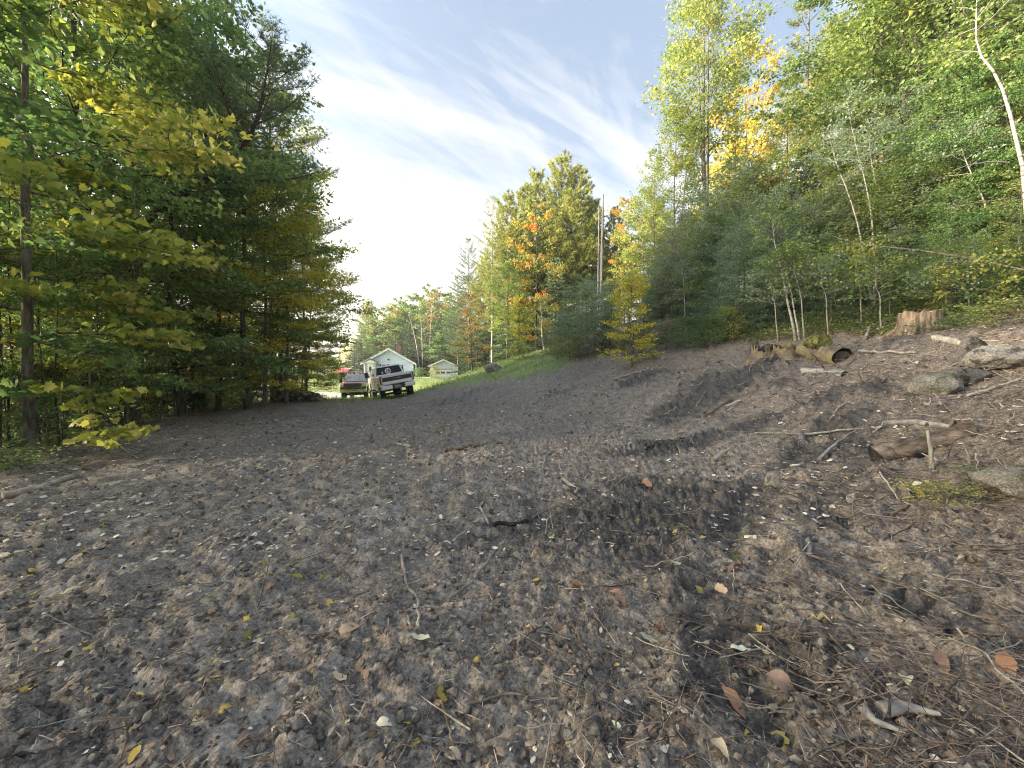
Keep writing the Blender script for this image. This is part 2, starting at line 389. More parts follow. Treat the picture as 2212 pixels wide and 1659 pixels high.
LEAF = {
 'green':   leaf_mat('maple_green', [(.075, .145, .052), (.14, .235, .085), (.22, .31, .11), (.36, .39, .125)], patch=.4),
 'olive':   leaf_mat('maple_olive', [(.085, .14, .045), (.155, .225, .075), (.26, .315, .095), (.40, .39, .11)], patch=.5),
 'ygreen':  leaf_mat('maple_yellow_green', [(.16, .215, .05), (.31, .345, .08), (.47, .45, .13), (.56, .48, .20)], patch=.4),
 'yellow':  leaf_mat('maple_yellow', [(.28, .31, .07), (.50, .46, .08), (.58, .50, .10), (.58, .40, .10)], patch=.4),
 'orange':  leaf_mat('maple_orange', [(.26, .29, .08), (.46, .40, .10), (.54, .36, .09), (.54, .26, .08)], patch=.6),
 'redtop':  leaf_mat('maple_turning', [(.16, .22, .07), (.30, .31, .09), (.50, .32, .09), (.58, .15, .05)], patch=.9, scale=.42),
 'brown':   leaf_mat('dry_leaves', [(.22, .18, .08), (.36, .27, .12), (.48, .33, .15)], patch=.3, trans=.3),
 'blue':    leaf_mat('sapling_green', [(.13, .19, .12), (.21, .28, .175), (.30, .35, .23), (.38, .38, .21)], patch=.35),
 'aspen':   leaf_mat('aspen_leaves', [(.14, .20, .065), (.26, .32, .10), (.39, .41, .12), (.55, .48, .13)], patch=.3),
 'pine':    leaf_mat('pine_needles', [(.065, .11, .07), (.115, .175, .10), (.18, .23, .115), (.25, .26, .12)], patch=.3, trans=.25),
 'sunlit_pine':   leaf_mat('pine_needles_sun_painted', [(.10, .14, .05), (.22, .26, .07), (.36, .36, .10), (.45, .40, .12)], patch=.4, trans=.28),  # lighter, yellower copy of the pine needles: sunlight painted into the colour
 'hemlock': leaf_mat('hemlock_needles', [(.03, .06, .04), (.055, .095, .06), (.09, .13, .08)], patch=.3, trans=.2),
 'bush':    leaf_mat('bush_leaves', [(.06, .12, .05), (.12, .20, .075), (.21, .28, .10)], patch=.3),
 'weed':    leaf_mat('weed_leaves', [(.14, .18, .06), (.28, .29, .09), (.45, .40, .14)], patch=.4),
 'gray':    leaf_mat('sparse_leaves', [(.16, .18, .13), (.25, .24, .17), (.32, .26, .17)], patch=.3),
}
BARK = {
 'grey':  solid_mat('bark_grey', [(.06, .052, .044), (.13, .118, .10), (.20, .185, .16)], 5, .9, .6, stretch=(3, 3, .6)),
 'dark':  solid_mat('bark_dark', [(.025, .022, .018), (.06, .052, .044), (.10, .09, .075)], 5, .9, .6, stretch=(3, 3, .6)),
 'pine':  solid_mat('bark_pine', [(.07, .052, .04), (.15, .118, .09), (.24, .19, .15)], 4, .9, .6, stretch=(3, 3, .5)),
 'birch': birch_mat('bark_birch'),
 'pale':  solid_mat('bark_pale', [(.17, .155, .125), (.28, .265, .225), (.38, .36, .31)], 5, .85, .3, stretch=(3, 3, .6)),
 'dead':  solid_mat('dead_wood', [(.16, .15, .14), (.30, .285, .27), (.42, .40, .38)], 4, .9, .6, stretch=(4, 4, .4)),
}
# ------------------------------------------------------------------ ground, driveway, lake
def axis(core0, core1, step, g, far, gfar=1.06, mid=14):
    c = list(np.arange(core0, core1, step))
    s = step; x = c[-1]
    while x < far:
        s *= g if abs(x) < mid else gfar
        x += s; c.append(x)
    s = step; x = c[0]; lo = []
    while x > -far:
        s *= g if abs(x) < mid else gfar
        x -= s; lo.append(x)
    return np.array(lo[::-1] + c)
gx = axis(-2.6, 3.6, .0165, 1.012, 255)
gy = [.75]; st = .0135
while gy[-1] < 255:
    y_ = gy[-1]
    gy.append(y_ + (max(.0135, .0088 * y_) if y_ < 12 else (.014 * y_ if y_ < 40 else .05 * y_)))
back = [.75]; st = .03
while back[-1] > -210:
    st *= 1.16; back.append(back[-1] - st)
gy = np.array(back[::-1][:-1] + gy)
GX, GY = np.meshgrid(gx, gy)
fxs, fys = GX.ravel(), GY.ravel()
gz = height(fxs, fys)
g = Geo(); nx, ny = len(gx), len(gy)
ii = (np.arange(ny - 1)[:, None] * nx + np.arange(nx - 1)[None]).ravel()
g.add(np.stack([fxs, fys, gz], -1), np.stack([ii, ii + 1, ii + nx + 1, ii + nx], -1))
ground_me = g.mesh('ground', True, {'grass': grass_mask(fxs, fys), 'litter': litter_mask(fxs, fys), 'dark': dark_mask(fxs, fys), 'pale': pale_mask(fxs, fys)})

def ground_material():
    m, N, L = mat_new('soil')
    out = N('ShaderNodeOutputMaterial'); p = N('ShaderNodeBsdfPrincipled'); L(p.outputs[0], out.inputs[0])
    tc = N('ShaderNodeTexCoord')
    def nz(scale, det=5, rough=.6, dist=0, stretch=None):
        n = N('ShaderNodeTexNoise'); n.inputs['Scale'].default_value = scale; n.inputs['Detail'].default_value = det; n.inputs['Roughness'].default_value = rough; n.inputs['Distortion'].default_value = dist
        if stretch:
            mp = N('ShaderNodeMapping'); mp.inputs['Rotation'].default_value = (0, 0, stretch[0]); mp.inputs['Scale'].default_value = (stretch[1], stretch[2], 1); L(tc.outputs['Object'], mp.inputs[0]); L(mp.outputs[0], n.inputs['Vector'])
        else: L(tc.outputs['Object'], n.inputs['Vector'])
        return n.outputs['Fac']
    def A(k):
        a = N('ShaderNodeAttribute'); a.attribute_name = k; return a.outputs['Fac']
    def mixc(f, a, b):
        x = N('ShaderNodeMix'); x.data_type = 'RGBA'
        (L(f, x.inputs[0]) if not isinstance(f, float) else setattr(x.inputs[0], 'default_value', f)); L(a, x.inputs[6]); L(b, x.inputs[7]); return x.outputs[2]
    def math_(op, a, b, clamp=False):
        n = N('ShaderNodeMath'); n.operation = op; n.use_clamp = clamp
        for i, v in enumerate((a, b)):
            (L(v, n.inputs[i]) if not isinstance(v, (int, float)) else setattr(n.inputs[i], 'default_value', v))
        return n.outputs[0]
    fine = nz(46, 7, .75); mid = nz(7, 6, .65, .4); big = nz(1.1, 4, .6, .3)
    f1 = math_('ADD', math_('MULTIPLY', fine, .68), math_('MULTIPLY', mid, .32))
    P4 = [.385, .465, .545, .64]
    soil = ramp_node(N, L, f1, [(0.058, 0.047, 0.040), (0.150, 0.128, 0.107), (0.267, 0.232, 0.194), (0.455, 0.398, 0.339)], P4)
    brown = ramp_node(N, L, f1, [(.050, .043, .038), (.134, .117, .104), (.24, .21, .184), (.41, .365, .325)], P4)
    wet = ramp_node(N, L, f1, [(.014, .012, .011), (.034, .030, .028), (.064, .058, .053), (.135, .122, .112)], P4)
    lit = ramp_node(N, L, f1, [(.040, .031, .025), (.102, .081, .066), (.185, .150, .123), (.36, .30, .25)], P4)
    ash = ramp_node(N, L, f1, [(0.168, 0.153, 0.139), (0.356, 0.327, 0.294), (0.535, 0.493, 0.446)], [.38, .5, .64])
    grs = ramp_node(N, L, f1, [(.06, .105, .028), (.115, .19, .048), (.18, .235, .07), (.25, .245, .105)], [.385, .465, .545, .64])
    c = mixc(ramp_node(N, L, big, [(0, 0, 0), (.75, .75, .75)], [.42, .62]), soil, brown)
    c = mixc(math_('MULTIPLY', A('litter'), .8), c, lit)
    c = mixc(math_('MULTIPLY', A('pale'), math_('ADD', .1, math_('MULTIPLY', nz(14, 5, .7), 1.1)), True), c, ash)
    c = mixc(math_('MULTIPLY', A('dark'), .9), c, wet)
    gm = math_('MULTIPLY', A('grass'), math_('ADD', .55, math_('MULTIPLY', nz(2.4, 4), .8)), True)
    c = mixc(gm, c, grs)
    L(c, p.inputs['Base Color'])
    rr_ = math_('SUBTRACT', .86, math_('MULTIPLY', A('dark'), .32)); L(rr_, p.inputs['Roughness']); p.inputs['Specular IOR Level'].default_value = .42
    bp = N('ShaderNodeBump'); bp.inputs['Strength'].default_value = .75; bp.inputs['Distance'].default_value = .016
    hb = math_('ADD', math_('MULTIPLY', nz(55, 6, .7), .7), math_('MULTIPLY', nz(16, 5, .6, .5), 1.2))
    L(hb, bp.inputs['Height']); L(bp.outputs[0], p.inputs['Normal'])
    return m
SOIL = ground_material()
tag(link('ground', ground_me, None, SOIL), kind='structure')

# gravel driveway coming in from the left, past the lawn
rp = [ground_at(655, 862), ground_at(700, 861), ground_at(750, 861.5), ground_at(800, 862)]
c0 = np.array([-26, 35.5]); c1 = np.array([-9.5, 33.5])
g = Geo(); nu, nv = 60, 14
uu, vv = np.meshgrid(np.linspace(0, 1, nu), np.linspace(-1, 1, nv), indexing='ij')
rx = c0[0] + (c1[0] - c0[0]) * uu; ry = c0[1] + (c1[1] - c0[1]) * uu + 2.0 * vv + .25 * pnoise(rx * .7, vv * 2, 80) + 1.2 * np.sin(uu * 2.5)
rz = height(rx.ravel(), ry.ravel()) + .03
ii = (np.arange(nu - 1)[:, None] * nv + np.arange(nv - 1)[None]).ravel()
g.add(np.stack([rx.ravel(), ry.ravel(), rz], -1), np.stack([ii, ii + nv, ii + nv + 1, ii + 1], -1))
GRAVEL = solid_mat('gravel', [(.30, .29, .28), (.46, .45, .44), (.56, .55, .54)], 30, .95, .5)
tag(link('driveway', g.mesh('driveway', True), None, GRAVEL), kind='structure')

m, N, L = mat_new('lake_water')
out = N('ShaderNodeOutputMaterial'); p = N('ShaderNodeBsdfPrincipled'); L(p.outputs[0], out.inputs[0])
p.inputs['Base Color'].default_value = (.03, .045, .05, 1); p.inputs['Roughness'].default_value = .08; p.inputs['IOR'].default_value = 1.33
nz = N('ShaderNodeTexNoise'); nz.inputs['Scale'].default_value = 2.5; bp = N('ShaderNodeBump'); bp.inputs['Strength'].default_value = .1; L(nz.outputs[0], bp.inputs['Height']); L(bp.outputs[0], p.inputs['Normal'])
g = Geo(); g.add([(-262, -200, -2.7), (-17, -200, -2.7), (-17, 60, -2.7), (-262, 255, -2.7)], [(0, 1, 2, 3)])
tag(link('water', g.mesh('water'), None, m), kind='structure')

# ------------------------------------------------------------------ tree builders (each returns mesh data for a trunk and a crown)
OVAL = ([(0, 0, 0), (.42, .33, .05), (1, 0, -.04), (.42, -.33, .05)], [(0, 1, 2, 3)])
LEAF6 = ([(0, 0, 0), (.28, .27, .05), (.62, .25, .04), (1, 0, -.06), (.62, -.25, .04), (.28, -.27, .05)], [(0, 1, 2, 3, 4, 5)])
def maple_template():
    prof = [(0, 0), (.10, .30), (-.02, .48), (.26, .42), (.40, .62), (.52, .34), (.72, .36), (.70, .18), (1.0, 0)]
    pts = [(x, y, -.10 * (x - .35) ** 2 - .18 * y * y) for x, y in prof] + [(x, -y, -.10 * (x - .35) ** 2 - .18 * y * y) for x, y in prof[-2:0:-1]]
    n = len(pts)
    return pts + [(.38, 0, .03)], [(n, i, (i + 1) % n) for i in range(n)]
MAPLE = maple_template()
def tuft_template(k, spread, w, seed=1):
    g_ = np.random.default_rng(seed); V, F = [], []
    for i in range(k):
        az = 2 * np.pi * i / k + g_.uniform(-.4, .4); el = g_.uniform(.35, 1.0) * spread
        d = np.array([math.cos(el), math.sin(el) * math.cos(az), math.sin(el) * math.sin(az)]) * g_.uniform(.75, 1.1)
        s_ = np.cross(d, g_.normal(size=3)); s_ = s_ / np.linalg.norm(s_) * w
        V += [tuple(-s_), tuple(s_), tuple(d)]; F.append((3 * i, 3 * i + 1, 3 * i + 2))
    return V, F
TUFT = tuft_template(9, 1.15, .045)
TUFTFAR = tuft_template(6, 1.1, .085, 3)
FLAT = ([(0, .0, 0), (.5, .22, .02), (1, 0, -.05), (.5, -.22, .02)], [(0, 1, 2, 3)])

def path_at(P, t):
    P = np.asarray(P); u = np.clip(t, 0, 1) * (len(P) - 1); i = min(int(u), len(P) - 2); f = u - i
    return P[i] * (1 - f) + P[i + 1] * f
def trunk_path(g_, H, wob, lean):
    n = 9; z = np.linspace(0, H, n); w = np.cumsum(g_.normal(0, wob, (n, 2)), 0) * (H / 10); w[0] = 0
    u = z / H
    return np.stack([w[:, 0] + lean[0] * u ** 1.4, w[:, 1] + lean[1] * u ** 1.4, z], -1)
def gen_broadleaf(seed, H=12, r0=.14, base=.25, spread=3.2, nlimb=22, nsub=7, per=70, size=.11, flat=.35, tmpl=OVAL, path=None,
                  prof='round', up=(.15, .95), wob=.05, lean=(0, 0), fork=0, droop=.15, sub_r=.012, limb_k=.30, stub=.0, tight=1.0, sides=8):
    g_ = np.random.default_rng(seed)
    P = np.asarray(path, float) if path is not None else trunk_path(g_, H, wob, lean)
    wood = Geo(); crown = Geo()
    n = len(P); rr = r0 * (1 - np.linspace(0, 1, n) * .88)
    rr[0] *= 1.3
    P0 = P.copy(); P0[0, 2] -= .15
    tube(wood, P0, rr, sides)
    stems = [(P, base, r0)]
    for k in range(fork):
        t0 = base * g_.uniform(.55, .9); p = path_at(P, t0); az = g_.uniform(0, 6.28); q = np.linspace(0, 1, 7)
        Q = p + np.stack([np.cos(az) * spread * .42 * q ** .8, np.sin(az) * spread * .42 * q ** .8, (H - p[2]) * .93 * q], -1)
        tube(wood, Q, r0 * .62 * (1 - .85 * q), 6); stems.append((Q, .25, r0 * .6))
    C, D, NR, S, TI = [], [], [], [], []
    for si, (SP, sb, sr) in enumerate(stems):
        nl = nlimb if si == 0 else int(nlimb * .6)
        for i in range(nl):
            u = (i + g_.uniform(.2, .8)) / nl; t = sb + (1 - sb) * u
            p = path_at(SP, min(t, .985)); az = 2.399 * i + g_.uniform(-.5, .5) + si
            if prof == 'round': L_ = spread * (math.sin(math.pi * (.16 + .80 * u))) ** .75
            elif prof == 'cone': L_ = spread * (1 - .86 * u)
            elif prof == 'column': L_ = spread * (.55 + .45 * math.sin(math.pi * (.15 + .8 * u)))
            else: L_ = spread * (.35 + .75 * u) * (1 if u < .85 else .75)
            L_ *= g_.uniform(.65, 1.2)
            el = up[0] + (up[1] - up[0]) * u + g_.uniform(-.2, .2)
            k = 6; q = np.linspace(0, 1, k)
            d0 = np.array([math.cos(az) * math.cos(el), math.sin(az) * math.cos(el), math.sin(el)])
            Q = p + L_ * q[:, None] * d0; Q[:, 2] -= droop * L_ * q ** 2; Q += g_.normal(0, .05 * L_, (k, 3)) * q[:, None]
            lr = max(.008 if limb_k > .2 else .004, sr * (1 - .85 * t) * limb_k)
            tube(wood, Q, lr * (1 - .8 * q) + .003, 4)
            for j in range(nsub):
                v = .28 + .72 * (j + g_.uniform(0, 1)) / nsub
                b = path_at(Q, v); sa = az + g_.choice([-1, 1]) * g_.uniform(.25, 1.15)
                sl = max(.35, L_ * .42 * (1.15 - .6 * v)) * g_.uniform(.7, 1.2)
                sd = np.array([math.cos(sa), math.sin(sa), g_.uniform(-.25, .35) + .3 * el])
                e_ = b + sl * sd / np.linalg.norm(sd)
                tube(wood, [b, (b + e_) / 2 + g_.normal(0, .04 * sl, 3), e_], [sub_r, sub_r * .7, sub_r * .3], 3)
                if g_.random() < stub: continue
                m_ = max(3, int(per * g_.uniform(.5, 1.3) * min(1.4, sl)))
                w = g_.uniform(.15, 1.08, m_)[:, None]
                off = g_.normal(0, 1, (m_, 3)) * np.array([.22, .22, .22 * flat]) * sl * tight
                C.append(b + (e_ - b) * w + off)
                dd = unit(e_ - b)[None] + g_.normal(0, .75, (m_, 3)); dd[:, 2] -= .35; D.append(dd)
                nn = g_.normal(0, .55, (m_, 3)); nn[:, 2] += .8; NR.append(nn)
                S.append(size * g_.uniform(.6, 1.25, m_))
                TI.append(np.clip(g_.normal(.35, .14) + g_.normal(0, .13, m_), 0, 1))
    if C: cards(crown, np.concatenate(C), np.concatenate(D), np.concatenate(NR), np.concatenate(S), *tmpl, np.concatenate(TI))
    return wood.mesh('trunk', True), crown.mesh('crown')
def gen_pine(seed, H=18, r0=.2, base=.25, spread=3.4, step=.6, nb=5, tuft=.15, tmpl=TUFT, path=None, shape=.75, curve=.35, el0=(-.05, .55), tw=.28, per=3, wob=.015, gap=.12, dead=True):
    g_ = np.random.default_rng(seed)
    P = np.asarray(path, float) if path is not None else trunk_path(g_, H, wob, (0, 0))
    wood = Geo(); crown = Geo()
    P0 = P.copy(); P0[0, 2] -= .2
    tube(wood, P0, r0 * (1 - np.linspace(0, 1, len(P)) * .93), 8)
    nW = int(H * (1 - base) / step)
    C, D, NR, S, TI = [], [], [], [], []
    if dead:
        for i in range(int(H * base * 1.4)):
            t = base * g_.uniform(.35, 1.0); p = path_at(P, t); az = g_.uniform(0, 6.28); L_ = g_.uniform(.4, 1.6)
            tube(wood, [p, p + L_ * np.array([math.cos(az), math.sin(az), g_.uniform(-.1, .25)])], [.018, .005], 3)
    for w in range(nW):
        u = w / max(nW - 1, 1); t = base + (1 - base) * u
        L0 = spread * (1 - u) ** shape * (.55 + .45 * min(1, u / .18)) + .25
        for b in range(nb):
            if g_.random() < gap: continue
            tt = min(.995, t + g_.uniform(-.35, .35) * step / H); p = path_at(P, tt)
            az = 2 * np.pi * b / nb + w * .9 + g_.uniform(-.35, .35); L_ = L0 * g_.uniform(.55, 1.2)
            el = el0[0] + (el0[1] - el0[0]) * u ** 1.3 + g_.uniform(-.12, .12)
            q = np.linspace(0, 1, 6); hd = np.array([math.cos(az), math.sin(az), 0])
            Q = p + L_ * (q[:, None] * hd * math.cos(el)); Q[:, 2] += L_ * (q * math.sin(el) + curve * (q ** 2.2) * .6 - .12 * q * (1 - q))
            tube(wood, Q, (.012 + .010 * L_) * (1 - .85 * q), 4)
            nt = max(2, int(L_ / tw))
            for k in range(nt):
                v = .22 + .78 * (k + 1) / nt; bb = path_at(Q, v); dirb = unit(path_at(Q, min(1, v + .1)) - path_at(Q, v - .1))
                for s_ in ((-1, 1) if k < nt - 1 else (-1, 0, 1)):
                    sl = (.22 + .30 * L_ * (1.12 - v)) * g_.uniform(.6, 1.2)
                    a2 = s_ * g_.uniform(.5, 1.0)
                    hx = dirb[0] * math.cos(a2) - dirb[1] * math.sin(a2); hy = dirb[0] * math.sin(a2) + dirb[1] * math.cos(a2)
                    sd = unit(np.array([hx, hy, dirb[2] + g_.uniform(.0, .35)])); e_ = bb + sl * sd
                    tube(wood, [bb, e_], [.007, .003], 3)
                    m_ = max(2, int(per * (sl / .4) + .5))
                    ww = np.linspace(.3, 1.0, m_)[:, None] + g_.uniform(-.08, .08, (m_, 1))
                    C.append(bb + (e_ - bb) * ww + g_.normal(0, .03, (m_, 3)))
                    D.append(sd[None] + g_.normal(0, .3, (m_, 3)) + np.array([0, 0, .2])); NR.append(g_.normal(0, 1, (m_, 3)))
                    S.append(tuft * g_.uniform(.75, 1.25, m_)); TI.append(np.clip(g_.normal(.4, .12) + g_.normal(0, .12, m_), 0, 1))
    cards(crown, np.concatenate(C), np.concatenate(D), np.concatenate(NR), np.concatenate(S), *tmpl, np.concatenate(TI))
    return wood.mesh('trunk', True), crown.mesh('crown')

PROTO = {}
def proto(key, fn, H, **kw):
    PROTO[key] = (*fn(H=H, **kw), H)
SPOTS = []                                                       # things whose labels may need a place in the picture
def tree(key, x, y, H, leaf, bark, name, label, cat='tree', group=None, rz=None, z=None, tilt=(0, 0), wide=1.0):
    tm, cm, h0 = PROTO[key]
    z = H1(x, y) - .05 if z is None else z
    k = H / h0
    o = empty(name, (x, y, z), (tilt[0], tilt[1], random.uniform(0, 6.28) if rz is None else rz), label, cat, group)
    o.scale = (k * wide, k * wide, k)
    link('trunk', tm, o, BARK[bark]); link('crown', cm, o, LEAF[leaf])
    SPOTS.append(o)
    return o
def tree_px(key, px, y, top, leaf, bark, name, label, **kw):
    """a tree at depth y whose trunk stands at picture column px and whose top reaches picture row top"""
    p = at(px, top, y); gz_ = H1(p[0], y)
    return tree(key, p[0], y, max(1.0, p[2] - gz_ + .05), leaf, bark, name, label, **kw)

for i in range(4):
    proto(f'maple{i}', gen_broadleaf, 13, seed=20 + i, r0=.10, base=.07, spread=3.5, nlimb=36, nsub=8, per=64, size=.135, flat=.28, up=(.0, .95), fork=i % 2, sub_r=.008)
for i in range(2):
    proto(f'farmaple{i}', gen_broadleaf, 12, seed=40 + i, r0=.11, base=.08, spread=3.3, nlimb=30, nsub=7, per=46, size=.21, flat=.55, up=(.1, 1.0), fork=i)
for i in range(3):
    proto(f'aspen{i}', gen_broadleaf, 18, seed=60 + i, r0=.12, base=.36, spread=2.9, nlimb=32, nsub=7, per=46, size=.15, flat=.8, up=(.75, 1.15), fork=[2, 1, 0][i], prof='round', droop=.05)
for i in range(5):
    proto(f'sapling{i}', gen_broadleaf, 6, seed=80 + i, r0=.028, base=.06, spread=1.35, nlimb=28, nsub=6, per=62, size=.088, flat=.6, up=(.3, 1.0), prof='column', sub_r=.004, droop=.1, sides=5, tight=1.25)
for i in range(3):
    proto(f'stem{i}', gen_broadleaf, 8, seed=95 + i, r0=.038, base=.22, spread=1.6, nlimb=20, nsub=6, per=46, size=.10, flat=.35, up=(.0, .8), sub_r=.005, sides=6)
for i in range(3):
    proto(f'pine{i}', gen_pine, 18, seed=110 + i, r0=.15, base=[.16, .25, .32][i], spread=[3.9, 3.4, 3.0][i], per=4, tuft=.20, nb=5)
for i in range(2):
    proto(f'farpine{i}', gen_pine, 18, seed=120 + i, r0=.15, base=.26, spread=[3.3, 2.8][i], step=.55, nb=6, tuft=.34, tmpl=TUFTFAR, tw=.34, per=4, el0=(.0, .75), curve=.5, shape=.6, gap=.06)
for i in range(2):
    proto(f'hemlock{i}', gen_pine, 12, seed=130 + i, r0=.12, base=.04, spread=2.7, step=.42, nb=6, tuft=.26, tmpl=FLAT, tw=.22, per=4, el0=(-.25, .3), curve=-.15, shape=.9, dead=False)
for i in range(2):
    proto(f'bush{i}', gen_broadleaf, 1.6, seed=140 + i, r0=.02, base=.05, spread=1.0, nlimb=24, nsub=6, per=60, size=.075, flat=.8, up=(.3, 1.2), sub_r=.004, sides=4, tight=1.3)
for i in range(2):
    proto(f'bare{i}', gen_broadleaf, 6, seed=150 + i, r0=.03, base=.15, spread=1.3, nlimb=26, nsub=8, per=22, size=.075, flat=.7, up=(.6, 1.2), sub_r=.005, sides=5, droop=0)
proto('goldtree', gen_broadleaf, 3, seed=163, r0=.03, base=.05, spread=1.0, nlimb=26, nsub=6, per=85, size=.085, flat=.45, up=(.1, 1.1), sub_r=.005, sides=5)
proto('tree_fern', gen_broadleaf, .55, seed=161, r0=.01, base=.05, spread=.5, nlimb=12, nsub=4, per=34, size=.06, flat=.3, up=(.2, .9), sub_r=.002, sides=4)
# ------------------------------------------------------------------ the left-hand forest edge
def solo(name, meshes, loc, leaf, bark, label, cat='tree', group=None):
    o = empty(name, loc, (0, 0, 0), label, cat, group)
    link('trunk', meshes[0], o, BARK[bark]); link('crown', meshes[1], o, LEAF[leaf]); SPOTS.append(o)
    return o
# big-leaved maple at the corner of the clearing, its lobed leaves in flat tiers
b0 = ground_at(72, 975)
solo('maple_tree', gen_broadleaf(201, H=12.5, r0=.095, base=.10, spread=3.4, nlimb=34, nsub=9, per=44, size=.155, flat=.13, tmpl=MAPLE, up=(-.05, .9), wob=.03, droop=.22),
     b0, 'ygreen', 'grey', 'thick trunked maple with tiered pale yellow green leaves at the near left corner')
p_ = at(8, 700, 6.9)
solo('maple_tree', gen_broadleaf(202, H=9.5, r0=.08, base=.12, spread=2.3, nlimb=26, nsub=8, per=36, size=.15, flat=.15, tmpl=MAPLE, up=(-.1, .8), droop=.2),
     (p_[0] - .8, 7.1, H1(p_[0] - .8, 7.1)), 'green', 'grey', 'dark green maple cut off by the picture edge beside the thick trunked maple')
for (px, y, top, key, leaf, bark, lab) in [
    (150, 10.5, -420, 'maple0', 'olive', 'dark', 'tall olive maple rising out of frame behind the tiered maple'),
    (262, 12.0, -160, 'maple1', 'green', 'grey', 'deep green maple just behind the three grey stems'),
    (372, 14.0, -60, 'maple2', 'green', 'dark', 'green maple whose lower branches hide the foot of the leaning pine'),
    (456, 16.2, 250, 'maple3', 'olive', 'dark', 'dark stemmed maple with a bare blackish trunk, midway along the left woods'),
    (520, 16.4, 60, 'maple0', 'olive', 'dark', 'green maple beneath the pine boughs, right of the dark stemmed maple'),
    (560, 17.6, 330, 'maple1', 'yellow', 'grey', 'golden maple glowing in the sun below the pine boughs'),
    (612, 19.5, 400, 'maple2', 'ygreen', 'grey', 'yellow green maple standing past the golden maple'),
    (655, 22.5, 470, 'maple3', 'ygreen', 'grey', 'sunlit yellow green maple near the far tip of the left woods'),
    (590, 21.5, 220, 'maple2', 'ygreen', 'grey', 'taller yellow green maple behind the golden maple'),
    (300, 17.5, -260, 'maple3', 'green', 'dark', 'very tall dark maple deep in the left woods behind the leaning pine'),
    (60, 13.5, -520, 'maple1', 'olive', 'dark', 'very tall olive maple at the back of the left picture edge'),
    (-260, 10.0, -300, 'maple2', 'green', 'grey', None), (-420, 14.0, -200, 'maple0', 'green', 'dark', None),
    (-150, 16.0, -200, 'maple3', 'green', 'dark', None), (160, 21.0, 0, 'maple2', 'olive', 'dark', 'olive maple far back behind the tiered maple'),
    (400, 24.0, 120, 'maple0', 'green', 'dark', 'green maple far back left of the dark stemmed maple')]:
    tree_px(key, px, y, top, leaf, bark, 'maple_tree', lab or 'green maple standing at the outer edge of the left woods')

# leaning pine: trunk slants up to the right over the clearing
lp = [at(205, 880, 13.6), at(250, 640, 13.4), at(300, 490, 13.2), at(360, 440, 13.0), at(430, 398, 12.8), at(490, 345, 12.6), at(540, 298, 12.5), at(560, 240, 12.4), at(574, 170, 12.4), at(586, 100, 12.4)]
lp[0][2] = H1(lp[0][0], lp[0][1]); o0 = np.array(lp[0])
solo('pine_tree', gen_pine(301, H=12, r0=.17, base=.34, spread=2.6, step=.50, nb=5, per=4, tuft=.19, path=np.array(lp) - o0, el0=(.0, .5), shape=.5, gap=.15), tuple(o0), 'pine', 'dark',
     'leaning pine whose black trunk slants up to the right out of the left woods')
def tall_pine(px, y, top, key, leaf, lab, bark='pine', rz=None, **kw):
    return tree_px(key, px, y, top, leaf, bark, 'pine_tree', lab, rz=rz, **kw)
tall_pine(575, 23.0, 60, 'pine0', 'pine', 'tall pine whose boughs reach farthest over the clearing', wide=1.05, rz=.4)
tall_pine(652, 30.0, 390, 'pine0', 'pine', 'blue green pine ending the left woods, boughs over the woodpile', wide=.9, rz=1.9)
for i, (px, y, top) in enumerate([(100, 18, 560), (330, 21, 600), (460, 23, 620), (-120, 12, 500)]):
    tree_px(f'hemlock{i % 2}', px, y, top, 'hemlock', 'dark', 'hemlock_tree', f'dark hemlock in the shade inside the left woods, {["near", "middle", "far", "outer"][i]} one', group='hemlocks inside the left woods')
tree_px('maple1', 612, 23.0, 690, 'brown', 'grey', 'young_maple_tree', 'low spreading tree with dull orange tan leaves beside the woodpile', wide=2.0)
tree_px('maple2', 655, 26.0, 700, 'brown', 'grey', 'young_maple_tree', 'small tan leaved tree arching just behind the woodpile', wide=1.9)
tree_px('sapling1', 565, 20.5, 760, 'brown', 'grey', 'young_tree', 'low reddish brown sapling at the foot of the golden maple', wide=1.3)

# thin stems at the wood's edge: the ones with a clear look of their own, then the rest
for (px, base, top, bark, lab) in [
    (190, 948, 640, 'pale', 'palest of the thin grey stems right of the tiered maple'),
    (209, 945, 600, 'grey', 'crooked grey stem close beside the palest stem'),
    (228, 938, 590, 'grey', 'grey stem leaning slightly right, last of the close trio'),
    (104, 965, 690, 'grey', 'thin stem just right of the thick maple trunk'),
    (128, 962, 650, 'dark', 'dark crooked stem between the maple trunk and the pale stem'),
    (272, 928, 620, 'grey', 'single straight stem right of the close trio of stems'),
    (402, 893, 600, 'grey', 'slim stem by the pale dead branch'),
    (418, 889, 520, 'dark', 'dark slim stem at the foot of the dark stemmed maple')]:
    p = ground_at(px, base); t_ = at(px, top, p[1])
    tree(f'stem{random.randrange(3)}', p[0], p[1], max(3.5, (t_[2] - p[2]) * 1.5), 'olive', bark, 'young_tree', lab, group='thin stems along the left woods')
rg = np.random.default_rng(5)
k = 0
